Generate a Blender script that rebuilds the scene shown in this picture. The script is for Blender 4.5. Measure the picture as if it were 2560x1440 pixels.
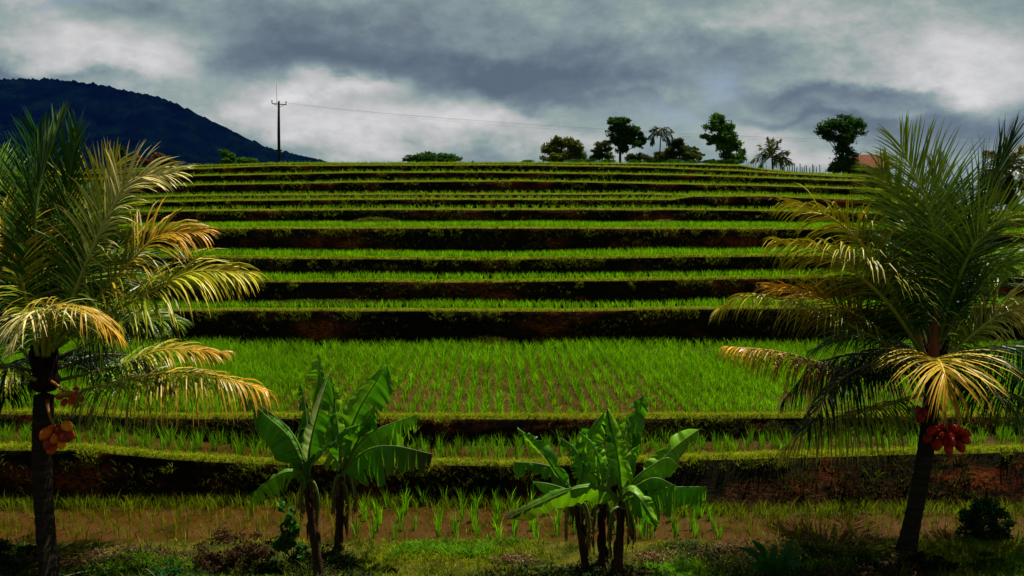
import bpy, math, random
import numpy as np
from mathutils import Vector
random.seed(7); rng = np.random.default_rng(11)
R = math.radians
for o in list(bpy.data.objects): bpy.data.objects.remove(o)
scene = bpy.context.scene
col = scene.collection

# ------------------------------------------------------------------ camera
F = 2009.0; HC = 5.5; PITCH = math.atan((720 - 520) / F)
cam_d = bpy.data.cameras.new('camera'); cam = bpy.data.objects.new('camera', cam_d); col.objects.link(cam)
cam.location = (0, 0, HC); cam.rotation_euler = (R(90) - PITCH, 0, 0)
cam_d.sensor_width = 36; cam_d.lens = 36 * F / 2560; cam_d.clip_start = 0.1; cam_d.clip_end = 12000
scene.camera = cam
# ------------------------------------------------------------------ exposure
scene.view_settings.view_transform = 'Standard'; scene.view_settings.look = 'None'
scene.view_settings.exposure = 0.7; scene.view_settings.gamma = 1
# ------------------------------------------------------------------ sun
EL, AZ = R(67), R(44)
sd = bpy.data.lights.new('sun', 'SUN'); sd.energy = 5.0; sd.angle = R(0.5); sd.color = (1, .95, .84)
sun = bpy.data.objects.new('sun', sd); col.objects.link(sun)
S = Vector((math.sin(AZ) * math.cos(EL), math.cos(AZ) * math.cos(EL), math.sin(EL)))
sun.rotation_euler = S.to_track_quat('Z', 'Y').to_euler(); sun.location = (0, 0, 60)

def ray(u, v):
    xc = (u - 1280) / F; yc = -(v - 720) / F
    return np.array([xc, math.cos(PITCH) + yc * math.sin(PITCH), -math.sin(PITCH) + yc * math.cos(PITCH)])
def P(u, v, d):
    r = ray(u, v); t = d / r[1]; return np.array([r[0] * t, d, HC + r[2] * t])
def G(u, v, z=0.0):
    r = ray(u, v); t = (z - HC) / r[2]; return np.array([r[0] * t, r[1] * t, z])

# ------------------------------------------------------------------ node helpers
class NT:
    def __init__(s, tree): s.t = tree; s.n = tree.nodes; s.l = tree.links; s.n.clear()
    def node(s, typ, **kw):
        n = s.n.new(typ)
        for k, v in kw.items():
            if k == 'inp':
                for i, x in v.items():
                    if hasattr(x, 'default_value') or hasattr(x, 'is_output'): s.l.new(x, n.inputs[i])
                    else: n.inputs[i].default_value = x
            else: setattr(n, k, v)
        return n
    def m(s, op, a, b=None, c=None, clamp=False):
        n = s.n.new('ShaderNodeMath'); n.operation = op; n.use_clamp = clamp
        for i, x in enumerate((a, b, c)):
            if x is None: continue
            if isinstance(x, (int, float)): n.inputs[i].default_value = x
            else: s.l.new(x, n.inputs[i])
        return n.outputs[0]
    def ramp(s, fac, stops, interp='LINEAR'):
        n = s.n.new('ShaderNodeValToRGB'); n.color_ramp.interpolation = interp
        e = n.color_ramp.elements
        while len(e) < len(stops): e.new(0.5)
        for q, (p, c) in zip(e, stops): q.position = p; q.color = (*c, 1) if len(c) == 3 else c
        s.l.new(fac, n.inputs[0]); return n.outputs[0]
    def mix(s, fac, a, b, mode='MIX'):
        n = s.n.new('ShaderNodeMix'); n.data_type = 'RGBA'; n.blend_type = mode
        for i, x in ((0, fac), (6, a), (7, b)):
            if isinstance(x, (int, float)): n.inputs[i].default_value = x
            elif isinstance(x, tuple): n.inputs[i].default_value = (*x, 1)
            else: s.l.new(x, n.inputs[i])
        return n.outputs[2]
    def noise(s, vec, scale, detail=4, rough=.55, dist=0.0):
        n = s.n.new('ShaderNodeTexNoise'); n.inputs['Scale'].default_value = scale
        n.inputs['Detail'].default_value = detail; n.inputs['Roughness'].default_value = rough
        n.inputs['Distortion'].default_value = dist
        if vec is not None: s.l.new(vec, n.inputs['Vector'])
        return n

# ------------------------------------------------------------------ world: cloudy sky over a Nishita base
w = bpy.data.worlds.new('World'); scene.world = w; w.use_nodes = True
N = NT(w.node_tree)
tc = N.node('ShaderNodeTexCoord').outputs['Generated']
sep = N.node('ShaderNodeSeparateXYZ', inp={0: tc})
dx, dy, dz = sep.outputs
ymax = N.m('MAXIMUM', dy, 0.12)
ca = N.m('DIVIDE', dx, ymax); cb = N.m('DIVIDE', dz, ymax)
zc = N.m('MAXIMUM', dz, 0.0)
den = N.m('ADD', zc, 0.16)
pl = N.node('ShaderNodeCombineXYZ', inp={0: N.m('DIVIDE', dx, den), 1: N.m('DIVIDE', dy, den), 2: 0.0}).outputs[0]
n1 = N.noise(pl, 1.1, 6, .55, .3)
n2 = N.noise(pl, 4.0, 6, .55, .25)
tang = N.node('ShaderNodeCombineXYZ', inp={0: ca, 1: N.m('MULTIPLY', cb, 1.7), 2: 0.0}).outputs[0]
n3 = N.noise(tang, 6.0, 5, .55)
n4 = N.noise(tang, 15.0, 7, .62)
n6 = N.noise(tang, 4.2, 8, .6, .4)
wx = N.m('ADD', N.m('MULTIPLY', N.m('SUBTRACT', n3.outputs[0], .5), .15), N.m('MULTIPLY', N.m('SUBTRACT', n4.outputs[0], .5), .07))
n5 = N.noise(tang, 7.3, 5, .55); 
wy = N.m('ADD', N.m('MULTIPLY', N.m('SUBTRACT', n5.outputs[0], .5), .07), N.m('MULTIPLY', N.m('SUBTRACT', n4.outputs[0], .5), .035))
ax = N.m('ADD', ca, wx); bx_ = N.m('ADD', cb, wy)
def ab(u, v): r = ray(u, v); return r[0] / r[1], r[2] / r[1]
def blob(u, v, su, sv, wt):
    a0, b0 = ab(u, v)
    qa = N.m('MULTIPLY', N.m('SUBTRACT', ax, a0), F / su); qb = N.m('MULTIPLY', N.m('SUBTRACT', bx_, b0), F / sv)
    r2 = N.m('ADD', N.m('MULTIPLY', qa, qa), N.m('MULTIPLY', qb, qb))
    return N.m('MULTIPLY', N.m('EXPONENT', N.m('MULTIPLY', r2, -1.0)), wt)
tot = N.m('ADD', N.m('MULTIPLY', N.m('SUBTRACT', n1.outputs[0], .5), .3), N.m('MULTIPLY', N.m('SUBTRACT', n2.outputs[0], .5), .2))
tot = N.m('ADD', tot, N.m('MULTIPLY', N.m('SUBTRACT', n6.outputs[0], .5), 1.3))
tot = N.m('ADD', tot, N.m('MULTIPLY', N.m('SUBTRACT', n4.outputs[0], .5), .75))
BL = [(200,125,280,55,.62),(470,150,110,45,.45),(860,215,150,30,.75),(760,300,260,60,.52),(600,270,60,30,.3),(700,210,80,30,.3),
 (1180,290,170,28,.55),(1020,335,260,45,.46),(1450,350,160,35,.4),(2380,150,240,65,.62),(2300,215,300,30,.3),
 (1650,235,120,25,.25),(1900,40,260,45,.40),(2520,240,170,60,.42),(1900,350,110,30,.5),(2020,400,160,25,.45),
 (800,135,230,40,-.72),(1000,165,160,30,-.4),(880,50,300,60,-.32),(620,120,70,70,-.25),(1200,205,200,34,-.72),(1420,190,200,50,-.60),
 (1450,252,130,20,-.4),(1330,110,220,60,-.22),(2080,240,230,22,-.5),(2120,300,260,20,-.5),(2400,335,240,28,-.35),
 (330,30,170,30,-.25),(90,196,260,14,-.35),(1700,140,200,30,-.15),(600,390,300,20,-.15)]
n7 = N.noise(tang, 34.0, 6, .6, .3)
tot = N.m('ADD', tot, N.m('MULTIPLY', N.m('SUBTRACT', n7.outputs[0], .5), .45))
for b in BL: tot = N.m('ADD', tot, blob(*b))
tt = N.m('MULTIPLY_ADD', tot, .58, .47, clamp=True)
cc = N.ramp(tt, [(0, (.100,.135,.152)), (.22, (.145,.187,.202)), (.40, (.215,.275,.275)), (.54, (.290,.365,.325)), (.66, (.43,.450,.415)), (.80, (.55,.545,.52)), (1, (.72,.71,.68))])
blue = N.m('ADD', blob(1800,205,60,32,1.0), N.m('ADD', blob(1660,300,90,22,.9), N.m('ADD', blob(2545,500,60,40,.8), blob(150,0,90,14,.8))), clamp=True)
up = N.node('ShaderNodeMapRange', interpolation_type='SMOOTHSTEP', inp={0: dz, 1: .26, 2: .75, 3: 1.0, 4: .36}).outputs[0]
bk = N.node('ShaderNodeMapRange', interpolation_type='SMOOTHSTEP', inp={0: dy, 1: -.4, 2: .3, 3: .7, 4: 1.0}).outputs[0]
dim = N.m('MULTIPLY', up, bk)  # unseen sky overhead and behind the camera dimmed to set the ambient light
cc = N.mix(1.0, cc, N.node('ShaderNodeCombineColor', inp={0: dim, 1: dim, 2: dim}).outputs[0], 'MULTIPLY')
sky = N.node('ShaderNodeTexSky', sky_type='NISHITA', sun_disc=False, sun_elevation=EL, sun_rotation=AZ)
bg1 = N.node('ShaderNodeBackground', inp={0: sky.outputs[0], 1: 0.05})
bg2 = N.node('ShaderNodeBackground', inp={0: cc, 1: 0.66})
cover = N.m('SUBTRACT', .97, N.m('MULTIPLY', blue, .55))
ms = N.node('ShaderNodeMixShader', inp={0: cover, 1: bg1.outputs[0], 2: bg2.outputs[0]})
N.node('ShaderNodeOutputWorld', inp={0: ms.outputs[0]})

# ------------------------------------------------------------------ materials
MATS = {}
def new_mat(name):
    m = bpy.data.materials.new(name); m.use_nodes = True; MATS[name] = m
    return m, NT(m.node_tree)
def obj_coord(N): return N.node('ShaderNodeTexCoord').outputs['Object']
def geo_pos(N): return N.node('ShaderNodeNewGeometry').outputs['Position']
def solid(name, stops, scale=6, rough=.85, spec=.15, bump=.3, bscale=30, stretch=None):
    m, N = new_mat(name); c = geo_pos(N)
    if stretch:
        c = N.node('ShaderNodeMapping', inp={0: c, 3: stretch}).outputs[0]
    n = N.noise(c, scale, 6, .6)
    cr = N.ramp(n.outputs[0], stops)
    b = N.node('ShaderNodeBump', inp={'Strength': bump, 'Distance': .05, 'Height': N.noise(c, bscale, 5, .65).outputs[0]})
    p = N.node('ShaderNodeBsdfPrincipled', inp={'Base Color': cr, 'Roughness': rough, 'Specular IOR Level': spec, 'Normal': b.outputs[0]})
    N.node('ShaderNodeOutputMaterial', inp={0: p.outputs[0]}); return m
def leafmat(name, trans=.35, rough=.5, spec=.3, var=.35, nscale=3.0):
    """vertex colour 'Col' x noise; diffuse + translucent"""
    m, N = new_mat(name)
    a = N.node('ShaderNodeVertexColor', layer_name='Col').outputs[0]
    n = N.noise(geo_pos(N), nscale, 4, .6)
    f = N.node('ShaderNodeMapRange', inp={0: n.outputs[0], 1: .3, 2: .7, 3: 1 - var, 4: 1 + var}).outputs[0]
    c = N.mix(1.0, a, N.node('ShaderNodeCombineColor', inp={0: f, 1: f, 2: f}).outputs[0], 'MULTIPLY')
    p = N.node('ShaderNodeBsdfPrincipled', inp={'Base Color': c, 'Roughness': rough, 'Specular IOR Level': spec})
    c2 = N.mix(1.0, c, (1.15, 1.3, .5), 'MULTIPLY')
    t = N.node('ShaderNodeBsdfTranslucent', inp={0: c2})
    s = N.node('ShaderNodeMixShader', inp={0: trans, 1: p.outputs[0], 2: t.outputs[0]})
    N.node('ShaderNodeOutputMaterial', inp={0: s.outputs[0]}); return m
M_mud, N = new_mat('wet_mud')
gp = geo_pos(N)
n = N.noise(gp, 1.3, 6, .6); nf = N.noise(gp, 14, 5, .65)
c = N.ramp(n.outputs[0], [(.3, (.026,.018,.002)), (.5, (.060,.022,.002)), (.7, (.075,.034,.007))])
c = N.mix(N.m('MULTIPLY', nf.outputs[0], .8), c, (.018,.012,.002))
b = N.node('ShaderNodeBump', inp={'Strength': .5, 'Distance': .03, 'Height': nf.outputs[0]})
ro = N.node('ShaderNodeMapRange', inp={0: n.outputs[0], 1: .4, 2: .62, 3: .30, 4: .8}).outputs[0]
p = N.node('ShaderNodeBsdfPrincipled', inp={'Base Color': c, 'Roughness': ro, 'Specular IOR Level': .05, 'Normal': b.outputs[0]})
N.node('ShaderNodeOutputMaterial', inp={0: p.outputs[0]})
M_bund = solid('bund_turf', [(.3, (.10,.11,.003)), (.55, (.14,.16,.004)), (.75, (.15,.12,.008))], 5, .9, .05, .8, 60)
M_verge = solid('verge_turf', [(.3, (.010,.012,.002)), (.46, (.035,.040,.003)), (.60, (.085,.080,.006)), (.75, (.10,.045,.012))], 2.2, .95, .05, .9, 40)
M_far = solid('far_land', [(.3, (.02,.04,.008)), (.7, (.05,.08,.015))], .05, .95, .05, .2, 2)
M_riser, N = new_mat('dark_earth_bank')
gp = geo_pos(N)
sp_ = N.node('ShaderNodeSeparateXYZ', inp={0: gp}).outputs
mp = N.node('ShaderNodeMapping', inp={0: gp, 3: (1, 1, 2.2)}).outputs[0]
n = N.noise(mp, .55, 5, .6); nf = N.noise(mp, 9, 6, .7)
c = N.ramp(n.outputs[0], [(.40, (.008,.007,.004)), (.51, (.016,.009,.004)), (.58, (.10,.020,.006)), (.67, (.26,.055,.014))])
c = N.mix(N.ramp(nf.outputs[0], [(.44, (0, 0, 0)), (.60, (1, 1, 1))]), c, (.010,.012,.003))
rn = N.noise(gp, 1.1, 5, .65)
rx_ = N.node('ShaderNodeMapRange', inp={0: sp_[0], 1: 1.6, 2: 4.2, 3: -.5, 4: .35}).outputs[0]
ry_ = N.node('ShaderNodeMapRange', inp={0: sp_[1], 1: 14.9, 2: 15.1, 3: 0.0, 4: -2.0}).outputs[0]
rz_ = N.node('ShaderNodeMapRange', inp={0: sp_[2], 1: .08, 2: .62, 3: .30, 4: -.75}).outputs[0]
rm_ = N.m('ADD', N.m('ADD', rx_, ry_), N.m('ADD', rz_, N.m('MULTIPLY', N.m('SUBTRACT', rn.outputs[0], .5), 2.2)))
rm_ = N.m('MULTIPLY', rm_, 3.5, clamp=True)
c = N.mix(rm_, c, N.ramp(nf.outputs[0], [(.40, (.006,.004,.002)), (.52, (.026,.011,.004)), (.68, (.10,.040,.014))]))
b = N.node('ShaderNodeBump', inp={'Strength': .9, 'Distance': .12, 'Height': nf.outputs[0]})
p = N.node('ShaderNodeBsdfPrincipled', inp={'Base Color': c, 'Roughness': .95, 'Specular IOR Level': .03, 'Normal': b.outputs[0]})
N.node('ShaderNodeOutputMaterial', inp={0: p.outputs[0]})
M_redearth = solid('red_earth', [(.35, (.018,.008,.003)), (.48, (.055,.020,.006)), (.62, (.11,.042,.012))], 3, .95, .03, .9, 12)
M_rice = leafmat('rice_blade', .45, .8, .04, .3, 1.2)
M_grass = leafmat('grass_blade', .35, .8, .04, .35, 2.0)
M_frond = leafmat('palm_leaflet', .06, .40, .16, .25, 2.0)
M_ban = leafmat('banana_leaf', .32, .45, .25, .25, 2.5)
M_leaf = leafmat('tree_leaf', .35, .7, .08, .45, .8)
M_bark = solid('palm_bark', [(.3, (.018,.014,.010)), (.7, (.055,.042,.03))], 3, .95, .05, .9, 18, (1, 1, 6))
M_tbark = solid('tree_bark', [(.3, (.02,.016,.011)), (.7, (.06,.047,.035))], 3, .95, .05, .6, 18)
M_pstem = solid('banana_stem', [(.3, (.018,.010,.006)), (.6, (.05,.022,.012)), (.75, (.09,.05,.03))], 4, .8, .1, .7, 14, (3, 3, .7))
M_fibre = solid('crown_fibre', [(.3, (.006,.004,.002)), (.6, (.022,.009,.004)), (.8, (.07,.018,.006))], 6, .9, .1, .8, 20, (3, 3, .6))
M_rachis = leafmat('palm_rachis', 0.05, .45, .35, .15, 4)
M_nut = leafmat('coconut_husk', 0.0, .5, .2, .25, 9)
M_pole = solid('weathered_pole', [(.3, (.012,.011,.01)), (.7, (.035,.032,.03))], 3, .8, .1, .3, 10)
M_wire = solid('wire', [(.3, (.03,.03,.03)), (.7, (.05,.05,.05))], 3, .6, .2, 0, 10)
M_stick = solid('cane_silhouette', [(.3, (.045,.042,.04)), (.7, (.09,.085,.08))], 3, .9, .05, .3, 20)  # dark grey puts the backlit silhouette into the cane colour
M_tile = solid('terracotta_roof', [(.3, (.10,.030,.014)), (.6, (.17,.052,.022)), (.8, (.22,.08,.04))], 2, .85, .1, .6, 5, (4, 1, 1))
M_wall = solid('mud_brick', [(.3, (.10,.035,.02)), (.7, (.17,.06,.035))], 2, .9, .05, .4, 8)
M_glassy = solid('dark_opening', [(.3, (.01,.01,.012)), (.7, (.015,.015,.018))], 2, .4, .3, 0, 8)
M_forest, N = new_mat('mountain_forest')
gp = geo_pos(N)
n = N.noise(gp, .012, 8, .7)
c = N.ramp(n.outputs[0], [(.38, (.0002,.0008,.0010)), (.52, (.0006,.0028,.0020)), (.66, (.0018,.0075,.004))])  # near-black greens carry the cloud shadow lying over the slopes
p = N.node('ShaderNodeBsdfPrincipled', inp={'Base Color': c, 'Roughness': 1.0, 'Specular IOR Level': 0.0})
N.node('ShaderNodeOutputMaterial', inp={0: p.outputs[0]})

# ------------------------------------------------------------------ mesh helpers
class MB:
    def __init__(s): s.v = []; s.c = []; s.q = []; s.t = []; s.n = 0
    def add(s, V, quads=None, tris=None, C=None):
        V = np.asarray(V, float).reshape(-1, 3)
        if C is None: C = (.5, .5, .5)
        C = np.asarray(C, float)
        if C.ndim == 1: C = np.tile(C, (len(V), 1))
        s.v.append(V); s.c.append(C)
        if quads is not None and len(quads): s.q.append(np.asarray(quads, np.int64).reshape(-1, 4) + s.n)
        if tris is not None and len(tris): s.t.append(np.asarray(tris, np.int64).reshape(-1, 3) + s.n)
        s.n += len(V)
    def build(s, name, mat, parent=None, smooth=True, matidx=None, origin=None):
        V = np.concatenate(s.v); C = np.concatenate(s.c)
        if parent is not None:
            V = V - np.array(parent.location)
        elif origin is not None: V = V - np.array(origin)
        Q = np.concatenate(s.q) if s.q else np.zeros((0, 4), int); T = np.concatenate(s.t) if s.t else np.zeros((0, 3), int)
        me = bpy.data.meshes.new(name)
        me.vertices.add(len(V)); me.vertices.foreach_set('co', V.astype(np.float32).ravel())
        nl = len(Q) * 4 + len(T) * 3
        me.loops.add(nl); me.loops.foreach_set('vertex_index', np.concatenate([Q.ravel(), T.ravel()]).astype(np.int32))
        me.polygons.add(len(Q) + len(T))
        st = np.concatenate([np.arange(len(Q)) * 4, len(Q) * 4 + np.arange(len(T)) * 3]).astype(np.int32)
        me.polygons.foreach_set('loop_start', st)
        me.update(calc_edges=True); me.validate()
        me.polygons.foreach_set('use_smooth', np.full(len(me.polygons), smooth))
        ca = me.color_attributes.new('Col', 'FLOAT_COLOR', 'POINT')
        ca.data.foreach_set('color', np.concatenate([C, np.ones((len(C), 1))], 1).astype(np.float32).ravel())
        for mm in (mat if isinstance(mat, list) else [mat]): me.materials.append(mm)
        if matidx is not None: me.polygons.foreach_set('material_index', np.asarray(matidx, np.int32))
        o = bpy.data.objects.new(name, me); col.objects.link(o)
        if parent is not None: o.parent = parent
        elif origin is not None: o.location = origin
        return o
def tag(o, label=None, cat=None, group=None, kind=None):
    if label: o['label'] = label
    if cat: o['category'] = cat
    if group: o['group'] = group
    if kind: o['kind'] = kind
    return o
def empty(name, loc, label, cat, group=None):
    o = bpy.data.objects.new(name, None); col.objects.link(o); o.location = tuple(float(x) for x in loc)
    o.empty_display_size = .2
    return tag(o, label, cat, group)
def nrm(a):
    a = np.asarray(a, float); l = np.linalg.norm(a, axis=-1, keepdims=True); return a / np.maximum(l, 1e-9)
def spline(pts, n):
    p = np.asarray(pts, float)
    if len(p) == 2: return p[0] + np.linspace(0, 1, n)[:, None] * (p[1] - p[0])
    q = np.vstack([2 * p[0] - p[1], p, 2 * p[-1] - p[-2]]); m = len(p) - 1
    out = []
    for s in np.linspace(0, m, n):
        i = min(int(s), m - 1); t = s - i; a, b, c, d = q[i:i + 4]
        out.append(.5 * ((2 * b) + (c - a) * t + (2 * a - 5 * b + 4 * c - d) * t * t + (3 * b - a - 3 * c + d) * t ** 3))
    return np.array(out)
def tube(mb, pts, rad, seg=8, C=None, cap=True, wob=0.0):
    pts = np.asarray(pts, float); n = len(pts)
    rad = np.asarray(rad, float) if np.ndim(rad) else np.full(n, rad)
    T = nrm(np.gradient(pts, axis=0)); A = np.array([0, 0, 1.]) if abs(T[0, 2]) < .9 else np.array([1., 0, 0])
    V = []
    for i in range(n):
        B = nrm(np.cross(T[i], A)); D = np.cross(B, T[i]); A = D
        for k in range(seg):
            an = 2 * math.pi * k / seg; r = rad[i] * (1 + (random.uniform(-wob, wob) if wob else 0))
            V.append(pts[i] + r * (math.cos(an) * B + math.sin(an) * D))
    q = [(i * seg + k, i * seg + (k + 1) % seg, (i + 1) * seg + (k + 1) % seg, (i + 1) * seg + k) for i in range(n - 1) for k in range(seg)]
    t = []
    if cap:
        V.append(pts[-1] + T[-1] * rad[-1] * .5); V.append(pts[0]); e = n * seg
        t = [((n - 1) * seg + k, (n - 1) * seg + (k + 1) % seg, e) for k in range(seg)] + [((k + 1) % seg, k, e + 1) for k in range(seg)]
    if C is not None and np.ndim(C) == 2: C = np.vstack([np.repeat(C, seg, 0)] + ([C[-1:], C[:1]] if cap else []))
    mb.add(V, q, t, C)
def box(mb, lo, hi, C=None):
    x0, y0, z0 = lo; x1, y1, z1 = hi
    V = [(x0,y0,z0),(x1,y0,z0),(x1,y1,z0),(x0,y1,z0),(x0,y0,z1),(x1,y0,z1),(x1,y1,z1),(x0,y1,z1)]
    mb.add(V, [(0,3,2,1),(4,5,6,7),(0,1,5,4),(1,2,6,5),(2,3,7,6),(3,0,4,7)], None, C)
_ng = np.random.default_rng(3).random((256, 256))
def vnoise(x, y):
    x = np.asarray(x, float); y = np.asarray(y, float); xi = np.floor(x).astype(int); yi = np.floor(y).astype(int)
    fx = x - xi; fy = y - yi; fx = fx * fx * (3 - 2 * fx); fy = fy * fy * (3 - 2 * fy)
    g = lambda a, b: _ng[a % 256, b % 256]
    return (g(xi, yi) * (1 - fx) + g(xi + 1, yi) * fx) * (1 - fy) + (g(xi, yi + 1) * (1 - fx) + g(xi + 1, yi + 1) * fx) * fy
def fbm(x, y, o=4): return sum(vnoise(x * 2 ** k + 17 * k, y * 2 ** k + 5 * k) * .5 ** k for k in range(o)) / sum(.5 ** k for k in range(o)) - .5

# ------------------------------------------------------------------ terraces
# each lip: (name, depth at centre, curvature, [(u, v)...], foot run of the bank below it)
LIPS = [
 ('B', 14.78, .000, [(0,1125),(180,1126),(400,1148),(640,1160),(1280,1165),(1500,1160),(1760,1150),(2100,1140),(2560,1130)], .15),
 ('C', 16.22, .000, [(0,1036),(200,1037),(330,1046),(1280,1048),(1900,1045),(2560,1041)], .15),
 ('D', 24.99, .000, [(0,778),(600,777),(1400,779),(1750,773),(2560,768)], .2),
 ('E', 26.27, .001, [(0,704),(560,704),(1200,706),(1760,699),(2500,686)], .15),
 ('F', 27.52, .0015, [(0,646),(500,645),(1200,650),(1900,641),(2500,641)], .12),
 ('G', 29.84, .002, [(0,578),(300,575),(700,572),(1200,571),(2200,574),(2500,586)], .2),
 ('H', 33.3, .003, [(0,536),(300,530),(500,528),(900,525),(1700,525),(1900,527),(2200,533),(2450,550)], .15),
 ('I', 36.0, .004, [(0,514),(300,508),(500,503),(900,499),(1600,500),(1680,500),(1730,491),(1900,491),(2200,502),(2450,545)], .12),
 ('J', 38.3, .005, [(0,500),(300,494),(500,490),(900,487),(1600,486),(1680,488),(1730,488),(1900,488),(2200,499),(2450,541)], .1),
 ('K', 41.0, .006, [(0,476),(300,470),(500,463),(900,456),(1300,453),(1700,461),(1900,464),(2200,475),(2450,537)], .12),
 ('L', 44.0, .007, [(0,455),(300,447),(500,440),(900,432),(1200,431),(1700,438),(2200,455),(2450,534)], .1),
 ('M', 47.0, .008, [(0,440),(300,432),(500,422),(700,415),(1280,413),(1600,418),(1850,428),(2170,446),(2450,531)], .1),
 ('N', 51.0, .009, [(0,434),(300,426),(500,415),(700,409.5),(1280,408),(1700,411),(1850,415),(1900,424),(2000,434),(2170,441),(2450,528)], .1),
]
def lipY(i, X):
    _, d, c, _, _ = LIPS[i]; Xc = np.clip(X, -32, 32)
    wob = (.34 if d > 20 else .14)
    return d + c * Xc ** 2 + wob * fbm(X * .25 + 9 * i, 3.3 * i, 3) * 2
def lipZ(i, X, Y=None):
    _, d, c, pl, _ = LIPS[i]
    if Y is None: Y = lipY(i, X)
    u = 1280 + F * X / (Y * math.cos(PITCH) + 1.5 * math.sin(PITCH))
    v = np.interp(u, [a for a, b in pl], [b for a, b in pl])
    yc = -(v - 720) / F; t = Y / (math.cos(PITCH) + yc * math.sin(PITCH))
    return HC + t * (-math.sin(PITCH) + yc * math.cos(PITCH)) + .03 * fbm(X * .8, 7.7 * i, 3)
Xs = np.unique(np.concatenate([np.arange(-46, 46.01, .16), -46 - np.geomspace(1, 5900, 26), 46 + np.geomspace(1, 5900, 26)])); NX = len(Xs)
rows = []; strip_mat = []   # (Yarr, Zarr), material of the strip that follows the row
def row(Y, Z, m): rows.append((np.broadcast_to(Y, NX).copy(), np.broadcast_to(Z, NX).copy())); strip_mat.append(m)
MUD, BUND, RISER, VERGE, FAR, RED = range(6)
row(-60, -.3, FAR); row(-4, -.1, VERGE); row(6, 0, VERGE)
def verge_z(X, Y):
    return .10 * fbm(X * .9, Y * .9, 4) * np.clip((12.9 - Y) / .6, 0, 1) + .16 * np.exp(-((X + 5.9) ** 2 / .35 + (Y - 12.0) ** 2 / .09))
for y in np.arange(8.5, 13.0, .12): row(y, verge_z(Xs, y), VERGE if y < 12.75 else MUD)
z_prev = np.full(NX, -.03); Y_prev_in = np.full(NX, 13.0)
ZT = []  # tread info: (inner Y array, back Y array, z array)
for i in range(len(LIPS)):
    Y = lipY(i, Xs); Z = lipZ(i, Xs, Y); run = LIPS[i][4]
    foot = run * (1 + .8 * fbm(Xs * .6, 5 * i, 3))
    if i == 0:
        k = np.clip((Xs - 2.2) / 1.6, 0, 1); foot = foot + .40 * k + .2 * k * fbm(Xs * 1.5, 9.0, 3)
    back = Y - np.maximum(foot, .05)
    ZT.append((Y_prev_in.copy(), back.copy(), z_prev.copy()))
    nsub = 10 if i < 1 else (5 if i < 4 else 2)
    for s in np.linspace(0, 1, nsub, endpoint=False):
        yy = Y_prev_in + (back - .06 - Y_prev_in) * s
        row(yy, z_prev + .035 * fbm(Xs * 1.3, yy.mean() * 1.3, 3), MUD)
    # bank
    nr = 7 if i < 7 else 4
    for k_, s in enumerate(np.linspace(0, 1, nr, endpoint=False)):
        bulge = (.10 * fbm(Xs * 1.1 + 40, s * 2 + i * 7, 4) + .05 * fbm(Xs * 5, s * 5 + i * 3, 2)) * (1 if 0 < s else .2)
        sp = s ** 1.6 if i else s ** (1.0)
        yy = back + (Y - back) * s + bulge * .9
        row(yy, z_prev + (Z - z_prev) * s, RISER)
    row(Y, Z - .01, BUND)
    bw = .22 if i < 5 else .3
    row(Y + .06, Z + .05, BUND); row(Y + bw, Z + .06, BUND); row(Y + bw + .10, Z - .02, MUD)
    Y_prev_in = Y + bw + .12; z_prev = Z - .03
ZT.append((Y_prev_in.copy(), Y_prev_in + 8, z_prev.copy()))
# plateau behind the crest rises along with the slope, then falls away to the far plain
Yn, Zn = rows[-1]
for dY, dm in ((2, .2), (12, .5), (30, .9), (60, 1.2), (85, 2.0)):
    Y = Yn + dY; row(Y, HC + (Zn - HC) * (Y / Yn) - dm - (0 if dY > 2 else 0), FAR)
row(Yn + 150, 2.0 + 0 * Xs, FAR); row(Yn + 400, -14 + 0 * Xs, FAR); row(np.full(NX, 2500.), -16, FAR); row(np.full(NX, 5500.), -18, FAR)
mb = MB()
V = np.stack([np.stack([Xs, y, z], 1) for y, z in rows])
nR = len(rows); idx = np.arange(nR * NX).reshape(nR, NX)
q = np.stack([idx[:-1, :-1], idx[:-1, 1:], idx[1:, 1:], idx[1:, :-1]], -1).reshape(-1, 4)
mb.add(V.reshape(-1, 3), q)
mi = np.repeat(np.array(strip_mat[:-1]), NX - 1).reshape(nR - 1, NX - 1)
# red-earth lower bank on the right of the first bank
rr = [k for k in range(nR - 1) if strip_mat[k] == RISER][:7]
for j, k in enumerate(rr[:5]):
    pass
ground = mb.build('terraced_ground', [M_mud, M_bund, M_riser, M_verge, M_far, M_redearth], smooth=True, matidx=mi.ravel())
tag(ground, 'rice terraces climbing a hillside with dark earth banks', 'ground', kind='structure')
def groundz(x, y):
    x = float(x); y = float(y); j = np.clip(np.searchsorted(Xs, x), 1, NX - 1)
    ys = np.array([r[0][j] for r in rows]); zs = np.array([r[1][j] for r in rows]); return float(np.interp(y, ys, zs))

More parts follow.
